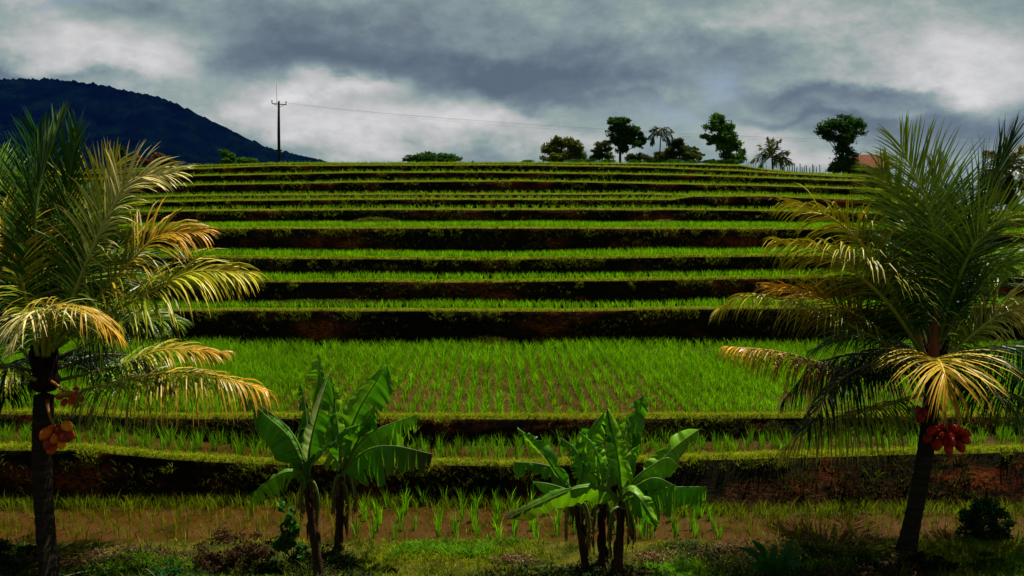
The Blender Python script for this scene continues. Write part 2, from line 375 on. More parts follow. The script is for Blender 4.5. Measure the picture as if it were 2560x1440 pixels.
# ------------------------------------------------------------------ blades
def blades(mb, base, h, n, spread, lean, width, c0, c1, cvar=.25, hv=.35):
    base = np.asarray(base, float); m = len(base)
    if m == 0: return
    B = np.repeat(base, n, 0); K = len(B)
    hh = (np.repeat(np.broadcast_to(h, m), n)) * (1 - hv + 2 * hv * rng.random(K) * .9)
    an = rng.random(K) * 2 * math.pi; rad = spread * rng.random(K) ** .5
    B = B + np.stack([np.cos(an) * rad, np.sin(an) * rad, 0 * an], 1)
    an2 = an + rng.normal(0, .7, K); ln = lean * (.3 + rng.random(K)) * hh
    D = np.stack([np.cos(an2), np.sin(an2), 0 * an2], 1)
    wa = rng.random(K) * math.pi; Wv = np.stack([np.cos(wa), np.sin(wa), 0 * wa], 1) * (width * (.6 + .8 * rng.random(K)))[:, None] * .5
    z = np.array([0, 0, 1.])
    p1 = B + D * (ln * .3)[:, None] + z * (hh * .6)[:, None]
    p2 = B + D * ln[:, None] + z * hh[:, None]
    V = np.stack([B - Wv, B + Wv, p1 - Wv * .8, p1 + Wv * .8, p2], 1)
    f = (1 + cvar * rng.normal(0, 1, K))[:, None].clip(.4, 1.8); mixr = rng.random(K)[:, None]
    c0 = np.asarray(c0, float); c1 = np.asarray(c1, float)
    cl = (c0 * (1 - mixr) + c1 * mixr) * f
    C = np.repeat(cl[:, None, :], 5, 1); C[:, :2] *= 1.0
    ix = np.arange(K)[:, None] * 5
    mb.add(V.reshape(-1, 3), ix + np.array([0, 1, 3, 2]), ix + np.array([2, 3, 4]), C.reshape(-1, 3))

RG = (.090, .29, .002); RY = (.20, .36, .003)
def zone(i, x0, x1, sx, sy, jit, ymin=None, ymax=None, rowskew=0.0):
    """clump positions on tread i in rows running away from the viewer"""
    yin, yb, zz = ZT[i]; out = []
    xs = np.arange(x0, x1, sx)
    for x in xs:
        a = np.interp(x, Xs, yin) + .02; b = np.interp(x, Xs, yb) - .05
        if ymax is not None: b = min(b, a + ymax)
        ys = np.arange(a, b, sy)
        if len(ys) == 0: ys = np.array([a])
        px = x + rowskew * (ys - a) + rng.normal(0, jit, len(ys)); py = ys + rng.normal(0, jit, len(ys))
        out.append(np.stack([px, py, np.interp(px, Xs, zz)], 1))
    return np.concatenate(out)
RNAMES = {
 0: 'sparse rice seedlings standing in the brown mud of the lowest field',
 1: 'ragged rice clumps on the narrow second terrace from the bottom',
 2: 'dense bright green rice in rows on the widest terrace',
 3: 'green rice on the narrow strip just above the widest terrace',
 4: 'green rice on the second strip above the widest terrace',
 5: 'green rice on the broad band right under the tallest middle bank',
 6: 'green rice on the band below the bank with dried grass',
 7: 'small rice seedlings in a row above the bank with dried grass',
 8: 'rice seedlings on the lower half of the double lipped terrace',
 9: 'rice seedlings on the upper half of the double lipped terrace',
 10: 'rice seedlings on the third terrace below the skyline',
 11: 'rice seedlings on the second terrace below the skyline',
 12: 'rice seedlings on the terrace just below the skyline',
 13: 'green crop on the top field along the skyline'}
for i in range(14):
    mb = MB()
    if i == 0:
        p = zone(0, -9.8, 9.8, .34, .36, .05); k = rng.random(len(p)) < .86
        p = p[k]; p[:, 2] = -.03
        bright = np.abs(p[:, 0] - .5) < 3.2
        blades(mb, p[bright], .36, 16, .035, .30, .016, RG, RY); blades(mb, p[~bright], .30, 9, .04, .4, .011, (.12,.15,.004), (.19,.18,.008))
        s = zone(0, -9.8, 9.8, .16, .16, .07); blades(mb, s, .10, 4, .06, .8, .010, (.10,.13,.004), (.18,.16,.008))
        yb = ZT[0][1]; xx = rng.uniform(-10, 10, 900); p = np.stack([xx, np.interp(xx, Xs, yb) - rng.random(900) * .35, 0 * xx - .03], 1)
        blades(mb, p, .22, 7, .05, .5, .010, (.08,.14,.004), (.17,.18,.008))
    elif i == 1:
        p = zone(1, -11, 11, .30, .24, .05); p = p[rng.random(len(p)) < .9]
        g = vnoise(p[:, 0] * .5, p[:, 1]); lf = p[:, 0] < -3.2
        blades(mb, p, .24 + .1 * g + .05 * lf, 16, .05, .35, .013, RG, (.13,.20,.006))
        s = zone(1, -11, 11, .13, .12, .05); blades(mb, s, .09, 5, .05, .8, .012, (.08,.11,.005), (.13,.13,.01))
    elif i == 2:
        p = zone(2, -17, 17, .31, .15, .022, rowskew=-.02)
        d = fbm(p[:, 0] * .45, p[:, 1] * .35, 3); front = np.clip((22.0 - p[:, 1]) / 4, 0, 1); far = np.clip((p[:, 1] - 18) / 3, 0, 1)
        ctr = np.exp(-((p[:, 0] - 1.3) / 5.0) ** 2)
        hh = (.28 + .18 * d + .06 * far - .08 * front * ctr)
        keep = rng.random(len(p)) < np.clip(.92 + 1.6 * d - .18 * front * ctr, .4, 1)
        blades(mb, p[keep], hh[keep].clip(.12, .42), 16, .07, .5, .015, (.082,.265,.002), (.18,.31,.003))
        s = zone(2, -17, 17, .17, .15, .08); fr_ = np.clip((22.5 - s[:, 1]) / 3.5, 0, 1) * np.exp(-((s[:, 0] - 1.6) / 5.5) ** 2); s = s[rng.random(len(s)) < .9 - .45 * fr_ + 1.2 * fbm(s[:, 0] * .6, s[:, 1] * .5, 3)]; blades(mb, s, .13, 5, .07, .8, .013, (.10,.19,.004), (.20,.22,.008))
    else:
        ext = {3: 17, 4: 18, 5: 19, 6: 20}.get(i, 18 + i)
        wide = 7 if i < 13 else 3
        p = zone(i, -ext, ext, .22 if i < 7 else (.40 if i < 13 else .3), .22 if i < 7 else .5, .03 if i < 7 else .05, ymax=wide)
        p = p[rng.random(len(p)) < .93]
        hh = .26 + .08 * fbm(p[:, 0] * .5, p[:, 1] * .5 + i, 2)
        if i >= 7: hh = hh * .95
        if i == 13: hh = hh * .9
        blades(mb, p, hh, 17 if i < 7 else 9, .06, .45, .018 if i < 7 else .026, RG, RY if i < 7 else (.15,.21,.006))
    o = mb.build('rice_seedlings', M_rice, smooth=False)
    tag(o, RNAMES[i], 'rice', kind='stuff')

# turf along the lips, verge grass, weeds on the banks
mb = MB()
for i in range(len(LIPS)):
    ext = min(12 + 1.6 * i, 32) if i > 1 else 11.5
    per = 200 if i < 2 else (90 if i < 5 else 55)
    n_ = int(2 * ext * per); xx = rng.uniform(-ext, ext, n_)
    yy = lipY(i, xx) + rng.uniform(-.03, .24 if i < 5 else .30, n_); zz = lipZ(i, xx, lipY(i, xx)) + .04
    p = np.stack([xx, yy, zz], 1)
    sc = 1.0 if i < 3 else (1.1 if i < 6 else .95)
    blades(mb, p, .06 * sc, 3, .02, 1.0, .011 * sc * (1 if i < 3 else 1.6), (.17,.22,.003), (.26,.29,.006), .2)
tag(mb.build('lip_grass', M_grass, smooth=False), 'short yellow green grass along the terrace lips', 'grass', kind='stuff')
mb = MB()
for i in range(12):
    ext = 12 + 2 * i if i > 1 else 11; n_ = int(2 * ext * (110 if i < 2 else (45 if i < 7 else 18))); xx = rng.uniform(-ext, ext, n_)
    Y1 = lipY(i, xx); Z1 = lipZ(i, xx, Y1); Z0 = np.interp(xx, Xs, ZT[i][2]); Y0 = np.interp(xx, Xs, ZT[i][1])
    s = rng.random(n_) ** 1.3; dens = fbm(xx * .7, s * 2 + i * 3, 3) > -.04
    p = np.stack([xx, Y0 + (Y1 - Y0) * s - .04, Z0 + (Z1 - Z0) * s], 1)[dens]
    blades(mb, p, .10, 4, .04, 1.2, .016, (.022,.036,.004), (.065,.052,.012), .45)
for i in range(12):
    ext = 12 + 2 * i if i > 1 else 11; n_ = int(2 * ext * (60 if i < 6 else 26)); xx = rng.uniform(-ext, ext, n_)
    kk = fbm(xx * 1.4, i * 5.5 + 70, 3) > .06; xx = xx[kk]; n_ = len(xx)
    Y1 = lipY(i, xx); Z1 = lipZ(i, xx, Y1); dz_ = rng.random(n_) ** 1.5 * .28
    blades(mb, np.stack([xx, Y1 - .05 - dz_ * .12, Z1 - dz_ - .04], 1), .10, 4, .04, 1.3, .018, (.09,.12,.004), (.16,.17,.008), .4)
tag(mb.build('bank_weeds', M_grass, smooth=False), 'dark straggly weeds growing on the earth banks', 'weeds', kind='stuff')
mb = MB()
n_ = 26000; xx = rng.uniform(-9.2, 9.2, n_); yy = rng.uniform(10.9, 12.85, n_)
g = fbm(xx * .8 + 3, yy * 1.6, 4); k = rng.random(n_) < np.clip(.50 + 3.2 * g - .5 * np.clip((xx - 2.4) / 1.5, 0, 1) * (xx < 6.2) - .8 * (xx < -6.0) + .5 * np.exp(-((xx + 1.3) / 1.2) ** 2) + .5 * (xx > 6.3), .03, 1); xx = xx[k]; yy = yy[k]; g = g[k]
p = np.stack([xx, yy, verge_z(xx, yy) - .005], 1); lush = g > .12
blades(mb, p[~lush], .055, 5, .035, 1.0, .009, (.13,.20,.003), (.28,.29,.008), .3)
blades(mb, p[lush], .09, 6, .045, 1.0, .014, (.05,.18,.006), (.14,.25,.006), .3)
xx = rng.uniform(-9, 9, 500); yy = rng.uniform(11.0, 12.9, 500)
blades(mb, np.stack([xx, yy, verge_z(xx, yy)], 1), .2, 7, .04, .7, .010, (.06,.11,.005), (.17,.16,.02), .3)
tag(mb.build('verge_grass', M_grass, smooth=False), 'short patchy grass on the verge in the foreground', 'grass', kind='stuff')

# ------------------------------------------------------------------ leaf clouds
def leafcloud(mb, blobs, n, size, c0, c1, seed=0, flat=.0, shell=.55, aspect=2.0):
    rg = np.random.default_rng(seed); w_ = np.array([b[3] * b[4] * b[5] for b in blobs]) ** .75; w_ /= w_.sum()
    which = rg.choice(len(blobs), n, p=w_); Bb = np.array([b[:6] for b in blobs])[which]
    d = nrm(rg.normal(0, 1, (n, 3))); r = (shell + (1.08 - shell) * rg.random(n))
    # clumpy, uneven surface
    nz_ = vnoise(d[:, 0] * 2.6 + which * 5, d[:, 2] * 2.6 + d[:, 1] * 2); lump = .68 + .58 * nz_
    keep = (vnoise(Bb[:, 0] * 3 + d[:, 0] * 3.3 * Bb[:, 3].clip(.3), Bb[:, 2] * 3 + d[:, 2] * 3.3 * Bb[:, 5].clip(.3)) > .20) | (size < .12)
    pos = Bb[:, :3] + d * Bb[:, 3:] * (r * lump)[:, None]
    pos = pos[keep]; n = len(pos)
    T = nrm(rg.normal(0, 1, (n, 3)) + np.array([0, 0, -flat])); A = nrm(np.cross(T, nrm(rg.normal(0, 1, (n, 3)))))
    s = size * (.6 + .8 * rg.random(n))[:, None]
    V = np.stack([pos - T * s * .5, pos + A * s * .5 / aspect, pos + T * s * .5, pos - A * s * .5 / aspect], 1)
    f = rg.random(n)[:, None]; cl = (np.array(c0) * (1 - f) + np.array(c1) * f) * (.7 + .6 * rg.random(n))[:, None]
    mb.add(V.reshape(-1, 3), np.arange(n * 4).reshape(-1, 4), None, np.repeat(cl, 4, 0))
def tree(name, label, cat, base_uv, d, trunk, blobs, n, size, c0, c1, seed, tr=.12, group='trees and shrubs along the skyline', shell=.15, stems=True):
    """base_uv pixel of trunk foot at distance d; blobs as (u, v, ru, rv) turned into metres at d"""
    s = d / F; base = P(*base_uv, d); base[2] = groundz(base[0], d) if False else base[2]
    e = empty(name, base - np.array([0, 0, .0]), label, cat, group)
    rg = random.Random(seed); BB = []
    for (u, v, ru, rv) in blobs:
        c = P(u, v, d + rg.uniform(-.4, .4) * ru * s); BB.append((*c, ru * s, ru * s * .85, rv * s))
    t = MB(); top = P(*trunk, d); lo = base - np.array([0, 0, 2.5])
    mid = (base + top) / 2 + np.array([rg.uniform(-.15, .15), 0, 0])
    tube(t, spline([lo, base, mid, top], 10), np.linspace(tr * 1.25, tr * .45, 10), 7, wob=.08)
    BIG = BB; BB = []
    for b in BIG:
        c0_ = np.array(b[:3]); rr3 = np.array(b[3:])
        for k in range(15):
            dq = nrm([rg.gauss(0, 1), rg.gauss(0, 1), rg.gauss(.15, 1)]); cc_ = c0_ + dq * rr3 * rg.uniform(.4, .92); f3 = rg.uniform(.34, .62)
            BB.append((*cc_, *(rr3 * f3)))
        BB.append((*c0_, *(rr3 * .45)))
    for b in BIG:
        c = np.array(b[:3]); a = base + (top - base) * rg.uniform(.35, .8)
        if c[2] < a[2]: a = base + (top - base) * .25
        tube(t, spline([a, (a + c) / 2 + np.array([0, 0, -.1]), c], 6), np.linspace(tr * .45, tr * .12, 6), 5)
        for k in range(4):
            q_ = c + nrm([rg.gauss(0, 1), rg.gauss(0, 1), rg.gauss(0, 1)]) * np.array(b[3:]) * .85
            tube(t, [c + (a - c) * .2, q_], [tr * .14, tr * .05], 4, cap=False)
    t.build('trunk', M_tbark, e)
    m = MB(); leafcloud(m, BB, int(n * 1.9), size * .9, c0, c1, seed, shell=shell); m.build('crown', M_leaf, e, smooth=False)
    return e
DG = (.012,.045,.004); MG = (.03,.09,.006); LG = (.06,.14,.008); OL = (.07,.085,.008)
tree('shrub', 'low wide dark green shrub on the skyline in mid picture', 'shrub', (1078, 410), 75, (1078, 396),
     [(1040,396,30,9),(1075,393,32,11),(1110,394,32,10),(1135,399,18,7),(1022,400,18,6),(1092,402,45,7)], 3600, .26, DG, MG, 1, .05)
tree('round_tree', 'round olive green tree with a domed crown, leftmost of the skyline trees right of centre', 'tree', (1405, 410), 95, (1405, 365),
     [(1385,372,26,24),(1415,360,26,20),(1440,378,24,20),(1375,394,24,14),(1410,392,34,16),(1450,393,20,13),(1393,352,12,12)], 6000, .34, OL, (.10,.12,.012), 2, .12)
tree('bushy_tree', 'olive bushy tree with open branches at the left foot of the tall dark tree', 'tree', (1500, 408), 100, (1502, 365),
     [(1505,362,18,10),(1495,378,16,9),(1512,388,20,12),(1490,395,16,9),(1520,372,12,9)], 2200, .32, (.03,.045,.006), OL, 3, .08)
tree('tall_tree', 'tall dark tree with a spiky top, tallest in the middle skyline group', 'tree', (1550, 408), 98, (1552, 300),
     [(1530,303,14,9),(1558,304,26,12),(1548,325,28,18),(1580,327,22,16),(1540,348,22,14),(1572,352,28,14),(1595,362,18,10),(1555,375,16,16),(1602,350,14,9),(1600,335,8,9)], 6500, .34, DG, MG, 4, .17)
tree('scrub_tree', 'low scrubby tree between the tall dark tree and the thin palm', 'tree', (1600, 408), 100, (1600, 385),
     [(1580,396,18,9),(1605,393,20,10),(1625,399,18,7),(1600,362,10,6)], 1800, .30, (.03,.045,.006), OL, 5, .06)
tree('dark_tree', 'dark olive tree with rough crown right of the thin palm', 'tree', (1700, 408), 98, (1698, 360),
     [(1692,358,16,13),(1708,372,22,13),(1680,378,22,13),(1735,377,16,9),(1715,392,32,12),(1665,392,26,12),(1748,392,14,10),(1650,385,12,7)], 5200, .32, (.02,.035,.005), OL, 6, .10)
tree('tall_tree', 'tall bright green tree with a side bough reaching left', 'tree', (1815, 408), 92, (1800, 300),
     [(1795,297,18,14),(1785,318,22,18),(1810,322,22,18),(1825,345,24,18),(1795,345,20,14),(1765,344,18,8),(1815,370,24,18),(1838,365,20,18),(1825,392,28,14),(1785,357,14,8),(1848,385,16,16)], 8500, .32, MG, LG, 7, .14)
tree('bush', 'low dark hedge bush under the tall bright green tree', 'bush', (1775, 408), 90, (1775, 403),
     [(1770,405,22,5),(1800,404,30,6),(1840,404,24,6)], 1500, .24, DG, MG, 8, .03)
tree('bush', 'low green hedge bush between the round olive tree and the tall dark tree', 'bush', (1470, 409), 93, (1470, 403), [(1440,404,30,5),(1475,403,24,6),(1510,404,26,5)], 1200, .24, DG, MG, 18, .03)
tree('bush', 'low green hedge bush under the thin palm and the dark olive tree', 'bush', (1640, 409), 93, (1640, 403), [(1590,405,26,5),(1635,404,26,6),(1690,404,30,6),(1735,404,24,5)], 1600, .24, DG, MG, 19, .03)
tree('umbrella_tree', 'dark mushroom shaped tree beside the orange roofed hut', 'tree', (2108, 440), 80, (2105, 330),
     [(2098,313,38,22),(2128,310,34,22),(2068,325,30,17),(2140,330,24,16),(2105,338,34,16),(2068,345,20,8),(2108,362,30,20),(2115,390,26,18),(2104,415,32,20),(2132,422,26,18),(2085,422,20,13)], 9500, .26, (.010,.035,.004), (.035,.10,.006), 9, .16)
tree('shrub', 'rusty red leaved shrub on the skyline right of the left palm', 'shrub', (355, 420), 65, (355, 400),
     [(350,402,18,11),(372,405,14,9),(336,408,10,7)], 1500, .22, (.16,.035,.015), (.10,.03,.02), 10, .04)
tree('shrub', 'green and rust shrub beside the rusty red one on the skyline', 'shrub', (405, 420), 66, (405, 400),
     [(395,394,16,10),(412,404,20,10),(430,408,12,7)], 1500, .22, (.13,.04,.015), (.06,.09,.01), 11, .04)
tree('small_tree', 'small bright green tree left of the utility pole', 'tree', (570, 413), 80, (568, 388),
     [(562,385,12,9),(578,392,14,9),(568,402,20,8),(552,378,6,5)], 1500, .24, MG, LG, 12, .05)
tree('bush', 'low green bush between the small green tree and the utility pole', 'bush', (618, 412), 82, (618, 402),
     [(608,402,18,7),(632,401,14,7),(600,406,10,5)], 1100, .24, MG, LG, 13, .03)
tree('small_tree', 'thin leafy tree poking up behind the left palm fronds', 'tree', (300, 420), 70, (300, 375),
     [(300,374,13,9),(305,388,15,8),(295,402,22,8)], 900, .24, (.02,.045,.01), (.04,.07,.012), 14, .05)
tree('tree', 'dark leafy tree behind the right palm near the right edge', 'tree', (2500, 535), 62, (2500, 480),
     [(2495,470,40,30),(2520,500,22,16),(2470,500,30,22),(2510,440,22,22)], 4500, .26, DG, MG, 15, .12)
tree('bush', 'small green bush on the field edge at the far right', 'bush', (2540, 530), 58, (2540, 520),
     [(2545,520,14,8),(2560,524,14,6),(2528,518,8,8)], 900, .2, MG, LG, 16, .03)
tree('bush', 'small olive bush on the skyline left of the round tree', 'bush', (1320, 409), 80, (1320, 403),
     [(1320,404,12,4),(1308,406,8,3)], 500, .2, OL, LG, 17, .03)

# ------------------------------------------------------------------ palms
def frond(parent, pts, leaf=.8, droop=.5, twist=0, cb=(.04,.10,.01), ct=(.2,.2,.02), n=92, rr=.028, a0=70, a1=26, wdt=.0245, start=.16, vee=18, segs=5, sag_var=.3, prof=None):
    mb = MB(); rb = MB(); leaf = leaf * (1.28 if (droop < .35 and n > 50) else 1.12); droop = droop * (1.45 if droop < 1.5 else 1)
    Pn = spline(pts, 40); d = np.linalg.norm(np.diff(Pn, axis=0), axis=1); L = np.concatenate([[0], np.cumsum(d)]); tot = L[-1]
    cb = np.array(cb); ct = np.array(ct)
    ts = np.linspace(0, 1, 40)
    rc = np.array([cb * (1 - t) * .9 + ct * t * 1.0 + np.array([.06, .035, .0]) for t in ts])
    tube(rb, Pn, rr * (1 - ts) ** .8 + .004, 6, rc)
    o = nrm((Pn[-1] - Pn[0]) * np.array([1, 1, 0])); z = np.array([0, 0, 1.])
    tau = np.linspace(start, 1.0, n); tw = R(twist)
    for t in tau:
        s = t * tot; p = np.array([np.interp(s, L, Pn[:, k]) for k in range(3)])
        e = .02 * tot; T = nrm([np.interp(min(s + e, tot), L, Pn[:, k]) - np.interp(s - e, L, Pn[:, k]) for k in range(3)])
        U = z - z.dot(T) * T - o * .12; U = nrm(U - U.dot(T) * T); Lr = np.cross(T, U)
        U, Lr = math.cos(tw) * U + math.sin(tw) * Lr, math.cos(tw) * Lr - math.sin(tw) * U
        for sd_ in (-1, 1):
            q = (t - start) / (1 - start)
            al = R(a0 + (a1 - a0) * q + random.gauss(0, 5)); be = R(vee + random.gauss(0, 8))
            D = math.cos(al) * T + math.sin(al) * (sd_ * math.cos(be) * Lr + math.sin(be) * U)
            pr = (.45 + .55 * min(1, q / .22)) * (1 - .62 * max(0, (q - .45) / .55) ** 1.5)
            ln = leaf * pr * random.uniform(.82, 1.1); dr = droop * random.uniform(1 - sag_var, 1 + sag_var)
            if random.random() < .04: ln *= .5
            W = nrm(T - T.dot(D) * D); W = nrm(W + np.cross(D, W) * random.gauss(0, .5))
            ss = np.linspace(0, 1, segs + 1); pp = []; cur = p.copy(); dd = D.copy()
            for k in range(segs + 1):
                pp.append(cur.copy()); dd = nrm(dd + np.array([0, 0, -1.]) * dr * (1.5 / segs) * (.4 + ss[k])); cur = cur + dd * ln / segs
            pp = np.array(pp); ww = wdt * np.array([.5, 1, 1, .85, .6, .08][:segs + 1]) * random.uniform(.8, 1.15)
            V = np.empty((2 * (segs + 1), 3)); V[0::2] = pp - W * ww[:, None] * .5; V[1::2] = pp + W * ww[:, None] * .5
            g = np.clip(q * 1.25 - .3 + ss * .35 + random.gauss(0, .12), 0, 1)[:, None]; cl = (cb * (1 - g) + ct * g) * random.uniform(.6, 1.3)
            mb.add(V, [(2 * k, 2 * k + 1, 2 * k + 3, 2 * k + 2) for k in range(segs)], None, np.repeat(cl, 2, 0))
    fr = rb.build('frond', M_rachis, parent)
    lf = mb.build('leaflets', M_frond, None, smooth=False)
    lf.data.transform(__import__('mathutils').Matrix.Translation([-x for x in parent.location])); lf.parent = fr
    return fr
def coconut_bunch(parent, cuv, dep, n, spread, r, cols, stalk_from, seed, parts=True):
    rg = random.Random(seed); c = P(*cuv, dep); b = MB()
    tube(b, spline([stalk_from, (stalk_from + c) / 2 + np.array([0, -.08, .08]), c], 8), np.linspace(.03, .012, 8), 6, (.25, .09, .02))
    bo = b.build('coconut_bunch', M_rachis, parent)
    done = []
    for k in range(n):
        for _ in range(60):
            d = nrm([rg.gauss(0, 1), rg.gauss(-.3, .8), rg.gauss(0, 1)]); p = c + d * np.array(spread) * rg.uniform(.45, 1.1)
            if all(np.linalg.norm(p - o_) > r * 1.55 for o_ in done): break
        else: continue
        done.append(p)
        m = MB(); rad = r * rg.uniform(.8, 1.1); cl = cols[rg.randrange(len(cols))]
        vs = []; ns, nr_ = 20, 14; ax_ = nrm(d * .6 + np.array([0, -.2, -.6])); a = nrm(np.cross(ax_, [1, .3, .2])); b2 = np.cross(ax_, a)
        for i in range(nr_ + 1):
            th = math.pi * i / nr_
            for j in range(ns):
                ph = 2 * math.pi * j / ns; tri = 1 + .05 * math.cos(3 * ph)
                rr_ = math.sin(th) * rad * tri * (.94 + .1 * math.cos(th)); vs.append(p + a * rr_ * math.cos(ph) + b2 * rr_ * math.sin(ph) - ax_ * math.cos(th) * rad * 1.22)
        q = [(i * ns + j, i * ns + (j + 1) % ns, (i + 1) * ns + (j + 1) % ns, (i + 1) * ns + j) for i in range(nr_) for j in range(ns)]
        C = np.array([np.array(cl) * (.55 if i < 2 else 1) for i in range(nr_ + 1) for j in range(ns)])
        m.add(vs, q, None, C); 
        o = m.build('coconut', M_nut, None); o.data.transform(__import__('mathutils').Matrix.Translation([-x for x in parent.location])); o.parent = bo
def palm_trunk(parent, pts, r0, r1, n=46):
    Pn = spline(pts, n); ts = np.linspace(0, 1, n)
    r = (r0 + (r1 - r0) * ts) * (1 + .05 * (np.arange(n) % 2)) + .07 * np.exp(-ts * 18)
    m = MB(); tube(m, Pn, r, 16, wob=.025); return m.build('trunk', M_bark, parent)
cG = (.012,.075,.002); cD = (.003,.016,.001); cYG = (.10,.17,.003); cY = (.46,.38,.020); cO = (.48,.25,.016); cP = (.72,.58,.22); cOl = (.12,.22,.008)  # darkest green puts the crown's inner shade into the frond colour
def F3(lst, d0): return [P(u, v, d0 + dd) for u, v, dd in lst]

def crown_boots(parent, c, h, r, n=16, seed=3):
    rg = random.Random(seed)
    m = MB()
    for k in range(n):
        an = 2 * math.pi * k / n * 2.4; o = np.array([math.cos(an), math.sin(an), 0]); z0 = rg.uniform(-.55, .05) * h
        p0 = c + o * r * .5 + np.array([0, 0, z0]); p1 = p0 + o * .05 + np.array([0, 0, .2]); p2 = p0 + o * .09 + np.array([0, 0, .4])
        tube(m, spline([p0, p1, p2], 6), [.06, .06, .05, .045, .035, .02], 6)
    tube(m, spline([c - np.array([0, 0, h * .8]), c, c + np.array([0, 0, h * .9])], 10), np.array([.8, 1, 1.15, 1.2, 1.1, .95, .75, .55, .35, .15]) * r, 10, wob=.12)
    return m.build('leaf_base_fibre', M_fibre, parent)

# left palm
DL = 11.7
bl = G(128, 1462); lp = empty('coconut_palm', bl, 'left coconut palm with a straight upright trunk and bright orange coconuts', 'palm tree', 'two young coconut palms in the foreground')
cl = P(112, 935, DL)
palm_trunk(lp, [bl - np.array([0, 0, .15]), P(112, 1300, DL - .1), P(105, 1130, DL), P(110, 990, DL)], .125, .135)
crown_boots(lp, P(112, 930, DL), .35, .17)
LFR = [
 # pts (u,v,depth offset), kwargs
 ([(108,900,0),(92,700,-.1),(92,490,-.15),(148,318,.1)], dict(leaf=.95, droop=.12, twist=0, cb=cG, ct=(.07,.13,.02), a0=48, a1=18)),
 ([(112,900,.05),(118,680,.3),(105,490,.5),(95,335,.6)], dict(leaf=.9, droop=.2, twist=15, cb=cD, ct=cG, a0=50, a1=20)),
 ([(120,890,0),(150,700,.2),(168,490,.3),(192,325,.4)], dict(leaf=.72, droop=.15, twist=40, cb=cD, ct=(.05,.13,.01), a0=40, a1=14)),
 ([(125,880,0),(185,690,.5),(235,510,.7),(290,410,.8)], dict(leaf=.85, droop=.25, twist=70, cb=cYG, ct=cY)),
 ([(130,880,-.1),(215,660,-.1),(275,530,-.1),(330,450,-.05),(440,430,0)], dict(leaf=.80, droop=.40, twist=55, cb=cYG, ct=cP)),
 ([(135,870,-.1),(250,740,-.1),(330,650,-.1),(400,590,0),(500,580,0)], dict(leaf=.85, droop=.75, twist=45, cb=cYG, ct=cO)),
 ([(140,870,0),(260,790,-.2),(370,735,-.3),(480,680,-.3),(610,682,-.3)], dict(leaf=.92, droop=.9, twist=38, cb=cYG, ct=cY)),
 ([(120,890,-.3),(125,800,-.9),(150,765,-1.4),(215,775,-1.8),(285,830,-2.0)], dict(leaf=.72, droop=.95, twist=-20, cb=cYG, ct=cO, n=60, wdt=.019, sag_var=.5)),
 ([(110,890,-.3),(108,820,-.9),(100,780,-1.4),(70,790,-1.8),(35,850,-2.0)], dict(leaf=.74, droop=.9, twist=20, cb=cYG, ct=cP, n=60, wdt=.019, sag_var=.5)),
 ([(140,900,.2),(260,840,.2),(340,800,.2),(430,800,.2)], dict(leaf=.8, droop=.8, twist=20, cb=cD, ct=cYG)),
 ([(150,950,.5),(280,920,.7),(410,875,.8),(555,882,.8)], dict(leaf=.6, droop=.7, twist=15, cb=cOl, ct=cO)),
 ([(140,990,-.2),(240,968,-.35),(350,942,-.5),(500,932,-.6),(668,975,-.6)], dict(leaf=.95, droop=1.9, twist=8, cb=cYG, ct=cO, n=96, start=.14, wdt=.022, sag_var=.1, a0=86, a1=38, vee=10)),
 ([(100,890,0),(60,740,.1),(20,640,.1),(-60,560,.1)], dict(leaf=.9, droop=.45, twist=-50, cb=cG, ct=cOl)),
 ([(95,890,-.2),(50,690,-.3),(0,570,-.3),(-90,545,-.3)], dict(leaf=.75, droop=.5, twist=-45, cb=cYG, ct=cO)),
 ([(100,880,.3),(60,660,.5),(20,500,.6),(-30,390,.7)], dict(leaf=.85, droop=.3, twist=-20, cb=cG, ct=cOl)),
 ([(90,920,0),(20,830,.1),(-60,790,.1),(-160,830,.1)], dict(leaf=.8, droop=.7, twist=-30, cb=cG, ct=cYG)),
 ([(90,950,-.2),(40,930,-.4),(-20,930,-.6),(-110,990,-.7)], dict(leaf=.8, droop=.9, twist=-10, cb=cYG, ct=cO)),
 ([(95,960,.3),(20,960,.5),(-70,990,.6),(-160,1060,.6)], dict(leaf=.8, droop=.9, twist=0, cb=cD, ct=cYG)),
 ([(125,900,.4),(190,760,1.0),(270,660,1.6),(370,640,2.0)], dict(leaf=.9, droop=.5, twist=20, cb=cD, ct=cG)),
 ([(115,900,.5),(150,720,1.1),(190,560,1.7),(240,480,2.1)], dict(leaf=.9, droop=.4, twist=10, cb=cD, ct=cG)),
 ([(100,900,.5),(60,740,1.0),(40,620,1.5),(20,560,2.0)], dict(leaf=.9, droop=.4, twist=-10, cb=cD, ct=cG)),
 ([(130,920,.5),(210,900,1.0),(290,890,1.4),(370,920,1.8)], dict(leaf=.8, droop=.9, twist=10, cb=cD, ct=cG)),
 ([(130,890,.1),(200,720,.1),(240,600,.2),(300,500,.3)], dict(leaf=.8, droop=.4, twist=80, cb=cG, ct=cOl)),
]
for k in range(9):   # older fronds hanging low around the crown
    a_ = 6.28 * k / 9 + .35; ex = 1.5 + .4 * (k % 3)
    c_ = P(112, 930, DL); o_ = np.array([math.cos(a_), math.sin(a_), 0])
    pw = [c_ + o_ * .1, c_ + o_ * ex * .45 + np.array([0, 0, .12]), c_ + o_ * ex * .85 + np.array([0, 0, -.1]), c_ + o_ * ex * 1.1 + np.array([0, 0, -.65])]
    if o_[1] < -.5 or (o_[0] > .2 and o_[1] < .6): continue
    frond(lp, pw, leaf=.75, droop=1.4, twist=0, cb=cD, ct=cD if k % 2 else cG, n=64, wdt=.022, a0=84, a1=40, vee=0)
for pts, kw in LFR: frond(lp, F3(pts, DL), **kw)
OR = [(.62,.12,.006),(.50,.06,.004),(.80,.24,.010),(.25,.02,.004)]
